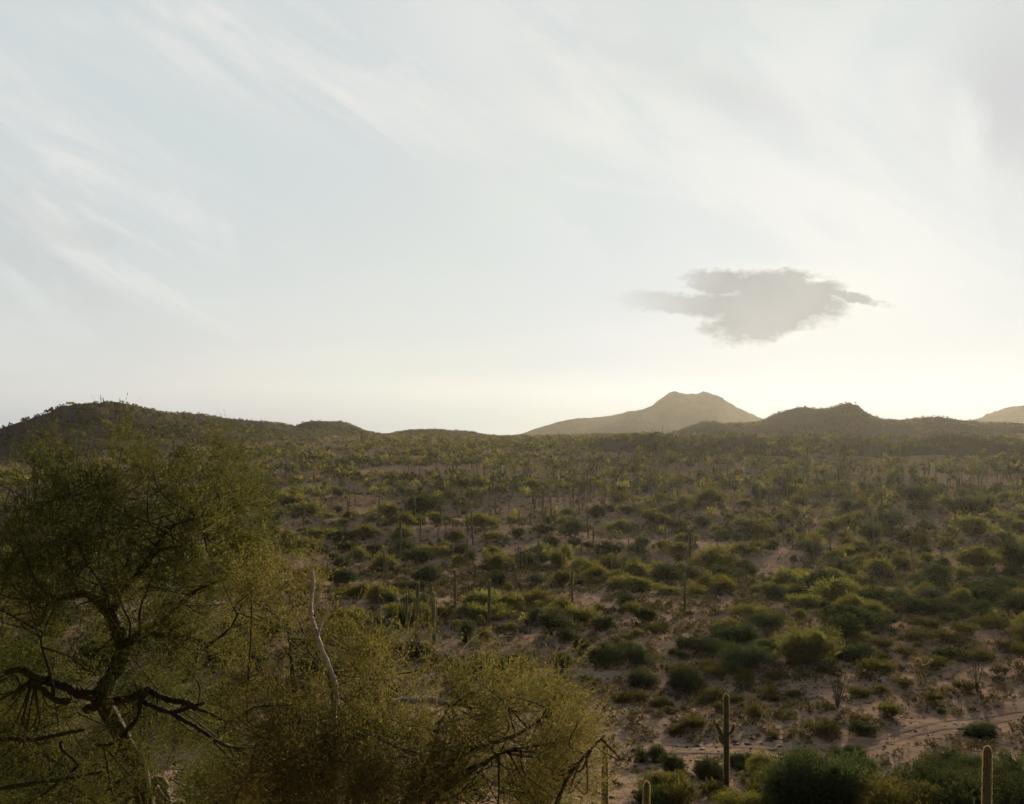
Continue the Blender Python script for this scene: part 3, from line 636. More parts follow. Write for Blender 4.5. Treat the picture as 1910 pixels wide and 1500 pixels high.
BUSH = [  # centre x, base y, width, height, kind, label, landmark phrase
 (1171, 1136, 46, 42, 'D', 'round dark green mesquite standing alone on the pale gravel slope', 'the round mesquite on pale gravel'),
 (1200, 1163, 44, 32, 'D'), (1128, 1173, 42, 34, 'D'), (1035, 1184, 66, 64, 'G', 'tall grey green ironwood with airy crown above the wash thicket', 'the tall grey ironwood'), (1057, 1196, 34, 30, 'D'),
 (1178, 1280, 72, 42, 'N'), (1255, 1278, 104, 58, 'N', 'broadest dark mesquite thicket beside the pale sandy wash', 'the broad mesquite by the wash'), (1180, 1238, 62, 56, 'D'), (1120, 1243, 62, 46, 'D'), (1055, 1250, 46, 46, 'D'), (1080, 1212, 40, 28, 'D'), (1330, 1212, 84, 28, 'D'), (1290, 1208, 60, 22, 'D'), (1375, 1198, 70, 50, 'D'), (1392, 1242, 92, 46, 'D'), (1440, 1225, 70, 34, 'D'), (970, 1254, 64, 56, 'D'), (905, 1258, 70, 58, 'N'), (850, 1262, 66, 44, 'D'), (1335, 1256, 34, 18, 'C'), (1385, 1262, 44, 22, 'C'),
 (1505, 1232, 116, 112, 'P', 'tall domed olive green palo verde at the edge of the flat', 'the tall domed palo verde'), (1455, 1210, 50, 34, 'Y'), (1590, 1228, 76, 40, 'D'), (1650, 1205, 54, 24, 'C'), (1715, 1196, 62, 28, 'C'), (1772, 1198, 62, 24, 'C'), (1685, 1226, 48, 28, 'C'), (1637, 1256, 62, 36, 'C'), (1768, 1232, 66, 32, 'D'), (1800, 1290, 46, 26, 'C'), (1545, 1256, 46, 26, 'C'), (1610, 1370, 48, 24, 'D'), (1660, 1338, 52, 36, 'C', 'rounded olive creosote bush alone beside the wheel ruts', 'the rounded creosote by the ruts'), (1880, 1215, 44, 28, 'C'), (1840, 1170, 60, 30, 'C'), (1860, 1130, 80, 46, 'D'), (1895, 1150, 60, 60, 'D'), (1745, 1250, 50, 34, 'C'),
 (1535, 1525, 220, 172, 'N', 'large dark mesquite at the hill foot beside the armed saguaro', 'the large hill-foot mesquite'), (1690, 1535, 220, 128, 'P', 'wide olive palo verde low beside the large hill-foot mesquite', 'the wide low palo verde'), (1855, 1530, 190, 168, 'N', 'dark mesquite mass right behind the tall corner saguaro', None), (1770, 1485, 140, 105, 'N'), (1475, 1505, 130, 120, 'N'), (1615, 1500, 150, 130, 'N'), (1735, 1525, 180, 125, 'N'), (1905, 1500, 150, 150, 'N'), (1810, 1440, 110, 60, 'N'), (1440, 1470, 90, 60, 'P'), (1300, 1450, 90, 55, 'N'), (1240, 1480, 90, 60, 'P'), (1390, 1520, 120, 60, 'P'), (1190, 1500, 90, 60, 'N'), (1500, 1420, 70, 50, 'N'), (1580, 1415, 60, 40, 'N'), (1855, 1374, 84, 38, 'N'), (1430, 1450, 60, 62, 'P'), (1385, 1432, 62, 50, 'N'), (1220, 1420, 52, 46, 'N'), (1250, 1445, 70, 40, 'D'), (1330, 1490, 70, 40, 'C'), (1420, 1500, 90, 50, 'C'), (1260, 1500, 80, 55, 'C'), (1295, 1360, 40, 28, 'C'), (1265, 1368, 36, 22, 'C'), (1230, 1318, 46, 26, 'C'), (1160, 1308, 40, 26, 'C'), (1195, 1305, 46, 24, 'C'), (1345, 1330, 40, 28, 'C'), (1370, 1310, 36, 20, 'C'), (1430, 1295, 44, 24, 'C'), (1405, 1340, 44, 30, 'C'), (1480, 1300, 36, 20, 'C'), (1450, 1270, 44, 22, 'C'), (1600, 1300, 50, 24, 'C'), (1690, 1280, 46, 24, 'C'), (1740, 1310, 40, 20, 'C'), (1645, 1290, 30, 16, 'C'), (1820, 1230, 60, 26, 'C'), (1600, 1345, 34, 18, 'C'),
 (1325, 1070, 92, 62, 'Y', 'broad yellow green palo verde beside the tallest one-armed saguaro', 'the broad mid-plain palo verde'), (1352, 1102, 44, 40, 'Y'), (1245, 1088, 60, 42, 'D'), (1190, 1102, 72, 32, 'Y'), (1165, 1096, 44, 26, 'Y'), (1047, 1090, 46, 32, 'Y'), (1078, 1068, 42, 34, 'Y'), (1110, 1086, 52, 34, 'Y'), (1043, 1058, 52, 36, 'Y'), (960, 1002, 32, 26, 'D', 'single dark round mesquite on the pale left mound', 'the single mesquite on the pale mound'), (1150, 992, 50, 32, 'Y'), (1115, 964, 30, 26, 'D', 'bright green mesquite ball on the rounded bare knoll', 'the mesquite ball on the knoll'), (1165, 988, 34, 30, 'Y'), (1215, 972, 40, 26, 'Y'), (1280, 1014, 44, 26, 'Y'), (1200, 1022, 30, 24, 'G'), (1023, 996, 44, 26, 'D'), (1068, 1004, 46, 42, 'G'), (1250, 1108, 44, 24, 'Y'), (1310, 1108, 50, 24, 'Y'), (1385, 1035, 46, 30, 'Y'), (1400, 985, 60, 36, 'Y'), (1330, 940, 60, 30, 'Y'), (1430, 1000, 50, 26, 'Y'), (1270, 985, 36, 22, 'D'), (1145, 1035, 34, 30, 'G'), (1000, 1092, 36, 28, 'G'),
 (795, 1088, 66, 42, 'D', 'bushy mid green mesquite behind the cluster of saguaros', 'the bushy mesquite behind the saguaro cluster'), (775, 1052, 60, 32, 'D'), (900, 1152, 92, 46, 'Y', 'wide yellow green palo verde under the slim saguaro', 'the palo verde under the slim saguaro'), (872, 1198, 50, 50, 'G', 'small grey ironwood beside the red soil of the saguaro cluster', 'the small grey ironwood'), (790, 1160, 60, 46, 'Y'), (740, 1150, 50, 34, 'Y'), (710, 1064, 50, 30, 'Y'), (625, 1092, 70, 36, 'D'), (665, 1115, 60, 36, 'Y'), (720, 1120, 60, 44, 'Y'), (795, 962, 64, 50, 'D'), (815, 950, 50, 36, 'D'), (770, 955, 44, 36, 'D'), (745, 1008, 44, 28, 'Y'), (690, 1000, 50, 30, 'Y'), (640, 1010, 60, 30, 'D'), (600, 1000, 60, 28, 'Y'), (540, 940, 44, 34, 'Y', 'rounded golden olive palo verde by the left foliage edge', 'the rounded golden palo verde'), (575, 960, 60, 30, 'Y'), (725, 960, 46, 28, 'Y'), (750, 1030, 50, 30, 'D'), (770, 1100, 70, 20, 'D'), (850, 1010, 36, 30, 'Y'), (880, 1050, 36, 26, 'G'), (905, 985, 50, 30, 'Y'), (925, 1010, 50, 24, 'Y'), (930, 1090, 44, 34, 'D'), (980, 1060, 44, 40, 'D'), (945, 1105, 30, 20, 'Y'), (700, 1195, 60, 30, 'G'), (760, 1230, 80, 40, 'D'), (640, 1160, 70, 40, 'Y'), (690, 1230, 80, 50, 'D'),
 (1650, 1070, 60, 40, 'Y'), (1690, 1015, 56, 40, 'D'), (1585, 955, 36, 28, 'G'), (1530, 1105, 70, 50, 'D', None, None), (1560, 1120, 80, 56, 'Y', 'tall hazy palo verde in the warm light patch', 'the tall palo verde in warm light'), (1510, 1035, 50, 34, 'G'), (1560, 1048, 40, 30, 'Y'), (1650, 985, 70, 44, 'G'), (1620, 1010, 44, 40, 'G'), (1740, 1095, 54, 48, 'D', 'round dark mesquite standing out from the shaded gravel', 'the round mesquite on shaded gravel'), (1830, 1060, 80, 48, 'Y'), (1820, 1000, 66, 44, 'Y'), (1900, 1060, 60, 60, 'D'), (1860, 1100, 90, 40, 'D'), (1790, 960, 90, 40, 'D'), (1720, 940, 70, 36, 'D'), (1480, 1090, 60, 44, 'Y'), (1440, 1120, 60, 40, 'D'), (1495, 1130, 60, 34, 'Y'), (1620, 1130, 90, 40, 'D'), (1690, 1140, 90, 40, 'D'), (1760, 1150, 90, 34, 'D'), (1600, 1170, 90, 40, 'D'), (1400, 1150, 60, 36, 'Y'), (1440, 1175, 60, 40, 'D'), (1650, 1165, 70, 30, 'D'), (1550, 1165, 60, 36, 'D'), (1820, 1120, 90, 40, 'D'), (1720, 1170, 70, 28, 'C'), (1790, 1180, 60, 24, 'C'),
]
for b in BUSH: put_bush(*b[:5], label=b[5] if len(b) > 5 else None, lm=b[6] if len(b) > 6 else None)
# behind the near foliage on the left, at the hill foot
for b in ((40, 1490, 190, 200, 'N'), (190, 1500, 200, 170, 'N'), (360, 1500, 190, 150, 'N'), (520, 1500, 200, 130, 'P'), (680, 1510, 190, 120, 'N'), (830, 1500, 150, 90, 'D'), (960, 1505, 140, 90, 'D'), (80, 1360, 150, 110, 'D'), (240, 1350, 150, 100, 'D'), (400, 1360, 150, 90, 'D'), (560, 1350, 120, 70, 'D'), (700, 1340, 100, 50, 'C'), (60, 1250, 120, 80, 'D'), (200, 1230, 120, 70, 'D'), (340, 1240, 100, 60, 'D'), (460, 1230, 100, 60, 'D'), (600, 1260, 90, 50, 'D')):
    put_bush(*b)

# random fill between, thinned over bare mounds; beyond the 300 largest of a kind they join the scrub mass
clear_pts = np.concatenate(clear_lines)
def near_clear(x, y, r): return np.min((clear_pts[:, 0] - x) ** 2 + (clear_pts[:, 1] - y) ** 2) < r * r
BARE = [(1000, 1015, 95, 28), (960, 1120, 150, 18), (1180, 1150, 110, 60), (1260, 1040, 60, 30), (830, 1180, 60, 26), (1500, 1290, 150, 60), (1750, 1290, 130, 40), (1250, 1340, 160, 40), (880, 1030, 40, 25), (1330, 1140, 90, 30), (760, 1070, 40, 14), (1130, 1000, 60, 14), (640, 960, 60, 30), (1450, 1060, 40, 40), (1760, 1200, 110, 60)]
KEEP = [(1562, 1300, 62, 50), (1822, 1275, 40, 40), (1355, 1440, 30, 60), (1720, 1265, 36, 26), (1680, 960, 26, 20), (1391, 1112, 20, 22), (1905, 1270, 24, 24)]
fill = []
TX = np.array([t[0] for t in taken]); TY = np.array([t[1] for t in taken]); TR = np.array([t[2] for t in taken])
tx, ty, tr = list(TX), list(TY), list(TR)
tries = 14000
yy = np.sqrt(rng.uniform(56 ** 2, 345 ** 2, tries)); xx = yy * rng.uniform(-0.58, 0.58, tries)
dn = fbm(xx / 21, yy / 21, 3); zz = terrain(xx, yy)
for x, y, n, z in zip(xx, yy, dn, zz):
    px, py = CX + F_PX * x / y, HY - F_PX * (z - ZC) / y
    dens = 0.18 + 1.1 * n + (0.75 if px > 1560 and 100 < y else 0) + np.clip((y - 230) / 300, 0, 0.3) + (0.25 if px < 520 else 0)
    if any(((px - a) / c) ** 2 + ((py - b) / d) ** 2 < 1 for a, b, c, d in BARE): dens *= 0.25
    if y < 76: dens *= 0.9
    if any(((px - a) / c) ** 2 + ((py - b) / d) ** 2 < 1 for a, b, c, d in KEEP): continue
    if rng.random() > dens: continue
    q = rng.random()
    if y < 92: kind = 'C' if q < 0.70 else ('D' if q < 0.84 else 'B')
    else: kind = 'Y' if q < 0.36 else ('D' if q < 0.58 else ('G' if q < 0.70 else ('C' if q < 0.88 else 'B')))
    W = {'C': 0.8 + 1.5 * rng.random() ** 1.5, 'B': 0.7 + 1.4 * rng.random() ** 2, 'Y': 1.4 + 3.8 * rng.random() ** 1.6, 'D': 1.2 + 3.6 * rng.random() ** 1.7, 'G': 1.3 + 2.6 * rng.random() ** 1.4}[kind]
    H = W * rng.uniform(0.55, 0.85)
    d = np.hypot(np.array(tx) - x, np.array(ty) - y) - np.array(tr)
    if d.min() < W * 0.32: continue
    if near_clear(x, y, W * 0.5 + 1.2): continue
    tx.append(x); ty.append(y); tr.append(W * 0.5)
    fill.append((W / y, x, y, z, W, H, kind))
fill.sort(reverse=True)
room = {}
for t in things: room[NAME.get(t['kind'], 'S')] = room.get(NAME.get(t['kind'], 'S'), 0) + 1
extra = []
for a, x, y, z, W, H, kind in fill:
    nm = NAME[kind]
    if room.get(nm, 0) >= (300 if kind != 'G' else 200): extra.append((x, y, z, W, H, kind)); continue
    room[nm] = room.get(nm, 0) + 1
    put_bush(0, 0, 0, 0, kind, p=np.array([x, y, z]), W=W, H=H)

# saguaros further out: fill up to 300, the rest become one mass
far_sag = []
yy = rng.uniform(170, 900, 5200) ** 1.0; xx = yy * rng.uniform(-0.55, 0.56, len(yy)); zz = terrain(xx, yy); n = fbm(xx / 60 + 9, yy / 60, 3)
for x, y, z, q in zip(xx, yy, zz, n):
    px = CX + F_PX * x / y
    dens = 0.30 + 0.55 * q + (0.15 if 880 < px < 1500 else 0) - (0.15 if px < 600 else 0)
    if float(terrain(np.array([x]), np.array([y]), True)[1][0]) > 4: dens *= 0.3
    if rng.random() < dens: far_sag.append((y, x, z, rng.uniform(2.8, 6.2)))
far_sag.sort()
n_s = sum(t['kind'] == 'S' for t in things)
for y, x, z, h in far_sag[:max(0, 296 - n_s)]:
    px, py = project((x, y, z)); put_saguaro(px, None, None, D=y) if False else None
    i = int(rng.integers(0, 6)); v = SAG[i]; o = link('saguaro_cactus', v.full)
    o.location = (x, y, z - 0.1); o.scale = (1.0, 1.0, (h + 0.1) / v.h); o.rotation_euler = (0, 0, rng.uniform(0, 6))
    record(o, 'S', np.array([x, y, z]), 0.5, h, arms=0)
mb = MB()
for y, x, z, h in far_sag[max(0, 296 - n_s):]:
    P = np.array([[0, 0, -0.2, 0.16], [0, 0, h * 0.5, 0.19], [0, 0, h - 0.25, 0.17], [0, 0, h, 0.02]]); P[:, :3] += (x, y, z)
    mb.add(*tube(P, 6))
o = link('distant_saguaros', mb.mesh('distant_saguaros', M_sag, True)); o['kind'] = 'stuff'; o['label'] = 'countless tiny saguaros covering the far plain and hills'

# distant scrub: bushes too many to count over the far plain and the hills
def scrub_mass(name, label, items, m, rg):
    """items: arrays x,y,z,W,H,ncard,tint"""
    X, Y, Z, W, H, NC, T = items
    idx = np.repeat(np.arange(len(X)), NC)
    n = len(idx)
    q = rg.normal(size=(n, 3)); q /= np.linalg.norm(q, axis=1)[:, None]; q *= rg.uniform(0.3, 1, (n, 1)) ** 0.5
    q[:, 2] = np.abs(q[:, 2])
    P = np.stack([X[idx] + q[:, 0] * W[idx] * 0.5, Y[idx] + q[:, 1] * W[idx] * 0.5, Z[idx] + q[:, 2] * H[idx] * 0.9], -1)
    size = W[idx] * np.clip(1.35 / np.sqrt(NC[idx]), 0.10, 0.42)
    V, Fq = cards(P, size, 0.75, 0.4, rg, q)
    t = np.clip(T[idx] + rg.normal(size=n) * 0.15, 0, 1)
    o = link(name, mesh_np(name, V, [Fq], m, np.repeat(t, 4))); o['kind'] = 'stuff'; o['label'] = label
    return o
rg = np.random.default_rng(21)
def far_points(n, lo, hi, spread=0.62):
    y = np.sqrt(rg.uniform(lo ** 2, hi ** 2, n)); x = y * rg.uniform(-spread, spread, n)
    return x, y
x, y = far_points(40000, 335, 1250); xh, yh = far_points(30000, 400, 1250); rh = terrain(xh, yh, True)[1] > 4; x, y = np.concatenate([x, xh[rh]]), np.concatenate([y, yh[rh]]); z, rise = terrain(x, y, True)
nn = fbm(x / 40, y / 40, 3); keep = rg.random(len(x)) < 0.66 + 0.8 * nn; x, y, z, rise = x[keep], y[keep], z[keep], rise[keep]
W = rg.uniform(1.6, 4.6, len(x)) * np.clip(1.3 - y / 1600, 0.65, 1.0) * np.where(rise > 4, 0.75, 1.0); H = W * rg.uniform(0.5, 0.8, len(x)); nc = np.clip(11000 / y, 11, 34).astype(int)
half = rg.random(len(x)) < np.where(rise > 4, 0.35, 0.55)
ex = np.array([e[:5] for e in extra]) if extra else np.zeros((0, 5))
sel = lambda m_: (x[m_], y[m_], z[m_], W[m_], H[m_], nc[m_], rg.random(m_.sum()))
scrub_mass('distant_palo_verdes', 'yellow green palo verde scrub covering the far plain and hills', sel(half), L_palo, rg)
scrub_mass('distant_mesquites', 'dark green scrub covering the far plain and hills', sel(~half), L_mesq, rg)
if len(ex):
    ek = np.array([e[5] for e in extra])
    for nm, lb, ks, mt in (('mid_plain_palo_verdes', 'small yellow green palo verdes scattered between the trees of the plain', 'YP', L_palo), ('mid_plain_mesquites', 'small dark shrubs scattered between the trees of the plain', 'DNG', L_mesq), ('mid_plain_creosote', 'small olive creosote scattered between the trees of the plain', 'CB', L_creo)):
        e = ex[np.isin(ek, list(ks))]
        if len(e): scrub_mass(nm, lb, (e[:, 0], e[:, 1], e[:, 2], e[:, 3], e[:, 4], np.full(len(e), 90), rg.random(len(e))), mt, rg)
# bursage: knee-high clumps over all the open ground
x1, y1 = far_points(30000, 48, 165, 0.58); x2, y2 = far_points(16000, 160, 330, 0.6); x, y = np.concatenate([x1, x2]), np.concatenate([y1, y2]); nn = fbm(x / 9, y / 9, 3); keep = (rg.random(len(x)) < 0.6 + 0.6 * nn)
x, y = x[keep], y[keep]
cp = clear_pts[:: 3]
keep = np.array([np.min((cp[:, 0] - a) ** 2 + (cp[:, 1] - b) ** 2) > 1.2 for a, b in zip(x, y)])
x, y = x[keep], y[keep]; z = terrain(x, y)
W = (0.22 + 0.75 * rg.random(len(x)) ** 2.2) * np.clip(0.8 + y / 400, 0.8, 1.4); H = W * rg.uniform(0.4, 0.75, len(x)); nc = np.clip(2800 / y, 14, 44).astype(int)
scrub_mass('bursage', 'knee-high brown bursage clumps dotting the gravel', (x, y, z, W, H, nc, rg.random(len(x))), L_scrub, rg)

# stones on the near flat
mb = MB(); rg = np.random.default_rng(5)
ico_v = np.array([[0, 0, 1], [.9, 0, .4], [.28, .85, .4], [-.72, .53, .4], [-.72, -.53, .4], [.28, -.85, .4], [.72, .53, -.4], [-.28, .85, -.4], [-.9, 0, -.4], [-.28, -.85, -.4], [.72, -.53, -.4], [0, 0, -1]])
ico_f = np.array([[0, 1, 2], [0, 2, 3], [0, 3, 4], [0, 4, 5], [0, 5, 1], [1, 6, 2], [2, 7, 3], [3, 8, 4], [4, 9, 5], [5, 10, 1], [6, 7, 2], [7, 8, 3], [8, 9, 4], [9, 10, 5], [10, 6, 1], [11, 7, 6], [11, 8, 7], [11, 9, 8], [11, 10, 9], [11, 6, 10]])
def stone(mb, x, y, s):
    z = float(terrain(np.array([x]), np.array([y]))[0])
    v = ico_v * (1 + rg.normal(size=(12, 1)) * 0.2) * s * np.array([1, rg.uniform(0.6, 1), rg.uniform(0.4, 0.7)])
    a = rg.uniform(0, 6.28); c, s_ = math.cos(a), math.sin(a)
    v = np.stack([v[:, 0] * c - v[:, 1] * s_, v[:, 0] * s_ + v[:, 1] * c, v[:, 2]], -1) + (x, y, z)
    mb.add(v, ico_f)
for _ in range(260):
    y = rg.uniform(47, 62); stone(mb, (rg.uniform(1180, 1500) - CX) / F_PX * y, y, 0.05 + 0.22 * rg.random() ** 2.5)
for _ in range(2600):
    y = rg.uniform(50, 120); stone(mb, y * rg.uniform(-0.1, 0.55), y, rg.uniform(0.05, 0.16))
for _ in range(300):
    y = rg.uniform(3, 48); stone(mb, y * rg.uniform(-0.7, 0.7) + rg.normal() * 2, y, rg.uniform(0.05, 0.3))
o = link('rubble', mb.mesh('rubble', B_rock)); o['kind'] = 'stuff'; o['label'] = 'dark broken stones strewn at the hill foot'

# ------------------------------------------------------------------ ocotillos, chollas, prickly pear
def ocotillo(px, base, w, h, label, seed, lm):
    rg = np.random.default_rng(seed); p = unproject(px, base); W = w / F_PX * p[1]; H = h / F_PX * p[1]
    o = link('ocotillo', None, loc=(p[0], p[1], p[2] - 0.05))
    for k in range(17):
        a = rg.uniform(0, 6.28); lean = W * 0.5 * rg.uniform(0.2, 1.05); hh = H * rg.uniform(0.7, 1.03)
        c, s = math.cos(a), math.sin(a)
        P = smooth_path([[c * .06, s * .06, 0, .020], [c * lean * .35, s * lean * .35, hh * .4, .017], [c * lean * .75, s * lean * .75, hh * .75, .013], [c * lean * 1.0, s * lean, hh, .006]], 12)
        P[1:-1, :2] += rg.normal(size=(10, 2)) * 0.012
        link('stem', (lambda m_: (m_.add(*tube(P, 6, 0.12, rg)), m_.mesh('ocotillo_stem', M_ocot, True))[1])(MB()), o)
    tag(o, label, 'ocotillo', 'ocotillos on the flat'); LM.append((px, base - h * .4, lm, o)); taken.append((p[0], p[1], 0.7))
ocotillo(1562, 1320, 64, 84, 'leafless ocotillo with many thin grey wands fanning from one base on open sand', 3, 'the leafless ocotillo on open sand')
ocotillo(1822, 1290, 50, 78, 'narrow ocotillo rising out of a low olive bush', 4, 'the narrow ocotillo')
def cholla(px, base, w, h, label, seed):
    rg = np.random.default_rng(seed); p = unproject(px, base); W = w / F_PX * p[1]; H = h / F_PX * p[1]
    o = link('cholla_cactus', None, loc=(p[0], p[1], p[2] - 0.04))
    tr = MB(); P = smooth_path([[0, 0, 0, .07], [.03, 0, H * .3, .06], [0, .02, H * .55, .05]], 8); tr.add(*tube(P, 7, 0.06, rg)); link('trunk', tr.mesh('cholla_trunk', M_sagbase, True), o)
    for k in range(13):
        a = rg.uniform(0, 6.28); b0 = np.array([0, 0, H * rg.uniform(.3, .55)]); e = np.array([math.cos(a) * W * .5 * rg.uniform(.3, 1), math.sin(a) * W * .5 * rg.uniform(.3, 1), H * rg.uniform(.55, 1.0)])
        mid = (b0 + e) / 2 + np.array([e[0] * .15, e[1] * .15, -.05])
        br, sp = saguaro_part(1, .05, seed * 20 + k, 7, 12, 380, 0.075, bend=[[*b0, .04], [*mid, .055], [*e, .06]])
        link('branch', spiny('cholla_branch', br, sp, M_pad), o)
    tag(o, label, 'cholla', 'teddy bear chollas')
cholla(1680, 956, 44, 30, 'pale fuzzy cholla, the widest, glowing among dark bushes of the shaded slope', 2)
cholla(1741, 957, 20, 22, 'small pale cholla beside dark bush, next to the widest cholla', 3)
cholla(1842, 986, 22, 16, 'tiny pale cholla alone low in the dark thicket', 4)
cholla(1391, 1104, 26, 32, 'dark trunked cholla with pale crown in front of palo verde', 5)
cholla(1720, 1258, 46, 30, 'low bristling cholla clump on the flat behind the creosote bushes', 6)
cholla(1905, 1262, 34, 34, 'golden tipped cholla at the photo edge beside the ocotillo flat', 7)
def prickly_pear():
    D = 9.0; bx = (300 - CX) / F_PX * D
    z0 = ZC + (HY - 1560) / F_PX * D
    gz = float(terrain(np.array([bx]), np.array([D]))[0])
    o = link('prickly_pear', None, loc=(bx, D, gz))
    rg = np.random.default_rng(8)
    def pad(cx, cz, w, h, lean, yaw, dy=0.0):
        th = np.linspace(0, 2 * np.pi, 28, endpoint=False); rows = np.linspace(-1, 1, 9); mb = MB()
        V = []
        for q in rows:
            sc = math.sqrt(max(0, 1 - q * q * .92))
            for t in th: V.append([math.cos(t) * w * .5 * sc * (1 - .18 * (math.sin(t) < -.5)), q * .018, math.sin(t) * h * .5 * sc])
        V = np.array(V); n = 28
        i = np.arange(8)[:, None] * n; j = np.arange(n)[None]; j2 = (j + 1) % n
        Fq = np.stack([i + j, i + n + j, i + n + j2, i + j2], -1).reshape(-1, 4)
        sp_t = rg.uniform(0, 6.28, 220); B = np.stack([np.cos(sp_t) * w * .5, rg.normal(size=220) * .006, np.sin(sp_t) * h * .5], -1)
        d = B / np.linalg.norm(B, axis=1)[:, None] + rg.normal(size=(220, 3)) * .35; wv = np.cross(d, rg.normal(size=(220, 3))); wv /= np.linalg.norm(wv, axis=1)[:, None]
        S = np.stack([B - wv * .0012, B + wv * .0012, B + d * .022], 1).reshape(-1, 3)
        cl, sl = math.cos(lean), math.sin(lean); cyw, syw = math.cos(yaw), math.sin(yaw)
        def tf(A):
            A = np.stack([A[:, 0] * cl + A[:, 2] * sl, A[:, 1], -A[:, 0] * sl + A[:, 2] * cl], -1)
            return np.stack([A[:, 0] * cyw - A[:, 1] * syw, A[:, 0] * syw + A[:, 1] * cyw, A[:, 2]], -1) + (cx, dy, cz)
        mb.add(tf(V), Fq); ms = MB(); ms.add(tf(S), np.arange(660).reshape(-1, 3)); link('pad', spiny('pad', mb, ms, M_pad), o)
    zt = ZC + (HY - 1470) / F_PX * D - gz
    n = max(1, int(zt / .24)); 
    for k in range(n): pad(-.03 + .03 * (k % 2), .10 + k * zt / n, .20, zt / n * 1.15, .12 * (-1) ** k, .5 * (-1) ** k, .02 * k)
    pad(-.03, zt, .17, .21, -.5, .35, .02); pad(.14, zt - .22, .16, .2, .7, -.3, .05); pad(-.2, zt - .2, .16, .2, -.8, .3, .03)
    tag(o, 'prickly pear with flat round pads edged by glowing spines under the near palo verde', 'cactus')
prickly_pear()

# ------------------------------------------------------------------ the near palo verdes on the camera's own slope
def at(px, py, D): return np.array([(px - CX) / F_PX * D, D, ZC + (HY - py) / F_PX * D])
def limb_mesh(name, pts, D0, D1, r0, r1, m, knob=0.05, seed=0, n=None):
    rg = np.random.default_rng(seed); k = len(pts)
    P = np.array([[*at(a, b, D0 + (D1 - D0) * i / (k - 1)), r0 + (r1 - r0) * (i / (k - 1)) ** 0.8] for i, (a, b) in enumerate(pts)])
    Q = smooth_path(P, n or 8 * k); Q[1:-1, :3] += rg.normal(size=(len(Q) - 2, 3)) * 0.12 * Q[1:-1, 3:4]
    Q[:, 3] *= 1 + 0.08 * rg.normal(size=len(Q))
    Q[-1, 3] *= 0.3
    return tube(Q, 9, knob, rg), Q
def twigs_mb(anchors, dirs, lens, rg, per=12, r=0.0013, leaf=0.0125, nleaf=18, droop=0.0, spread=0.8, shade=None):
    """sprays of thin green twigs with tiny leaflets"""
    A = np.repeat(anchors, per, 0); Dv = np.repeat(dirs, per, 0); L = np.repeat(lens, per)
    n = len(A); d = Dv + rg.normal(size=(n, 3)) * spread * 0.55; d /= np.linalg.norm(d, axis=1)[:, None]
    A = A + Dv * (L * rg.uniform(-0.3, 0.3, n))[:, None] + rg.normal(size=(n, 3)) * 0.03
    L = L * rg.uniform(0.5, 1.15, n); bend = rg.normal(size=(n, 3)) * 0.22; bend[:, 2] += -0.05 - droop
    s = np.linspace(0, 1, 5)[None, :, None]
    C = A[:, None] + d[:, None] * (L[:, None, None] * s) + bend[:, None] * (L[:, None, None] * s ** 2)
    side = np.cross(d, rg.normal(size=(n, 3))); side /= np.linalg.norm(side, axis=1)[:, None]
    w = (r * rg.uniform(0.7, 1.5, n))[:, None, None] * (1 - 0.75 * s)
    V = np.stack([C - side[:, None] * w, C + side[:, None] * w], 2).reshape(n, 10, 3)
    base = np.arange(n)[:, None] * 10
    Fq = np.concatenate([base + np.array([[2 * i, 2 * i + 1, 2 * i + 3, 2 * i + 2]]) for i in range(4)], 0)
    tt = rg.uniform(0.0, 0.45, n) + (0 if shade is None else np.repeat(shade, per))
    mb = MB(); mb.add(V.reshape(-1, 3), Fq, np.repeat(np.clip(tt, 0, 1), 10))
    m = n * nleaf; j = np.repeat(np.arange(n), nleaf); f = rg.uniform(0.15, 1, m)[:, None]
    P = A[j] + d[j] * L[j][:, None] * f + bend[j] * L[j][:, None] * f ** 2
    V2, F2 = cards(P, np.full(m, leaf), 0.5, 0.2, rg, d[j] * 0.6)
    mb.add(V2, F2, np.repeat(np.clip(tt[j] + rg.uniform(-0.1, 0.5, m), 0, 1), 4))
    return mb
def in_poly(px, py, poly):
    P = np.array(poly, float); inside = np.zeros(len(px), bool); j = len(P) - 1
    for i in range(len(P)):
        c = ((P[i, 1] > py) != (P[j, 1] > py)) & (px < (P[j, 0] - P[i, 0]) * (py - P[i, 1]) / (P[j, 1] - P[i, 1] + 1e-9) + P[i, 0])
        inside ^= c; j = i
    return inside
def foliage_points(poly, n, D0, D1, rg, weight=None, per=6):
    """spray anchors gathered in clumps; returns points and one shade value per clump"""
    P = np.array(poly); out = []; sh = []
    while len(out) < n:
        px = rg.uniform(P[:, 0].min(), P[:, 0].max(), 4000); py = rg.uniform(P[:, 1].min(), P[:, 1].max(), 4000)
        k = in_poly(px, py, poly)
        if weight is not None: k &= rg.random(4000) < weight(px, py)
        for a, b in zip(px[k][:n // per + 1], py[k][:n // per + 1]):
            D = rg.uniform(D0, D1); t = rg.uniform(-0.15, 0.45); m = int(per * rg.uniform(0.5, 1.5)); sx, sy = rg.uniform(8, 26), rg.uniform(14, 46)
            lean = rg.normal() * 0.35
            for _ in range(m):
                q = np.clip(rg.normal(), -1.2, 1.2) * sy; out.append(at(a + rg.normal() * sx - q * lean, b + q, D + rg.normal() * .08)); sh.append(t)
    return np.array(out[:n]), np.array(sh[:n])
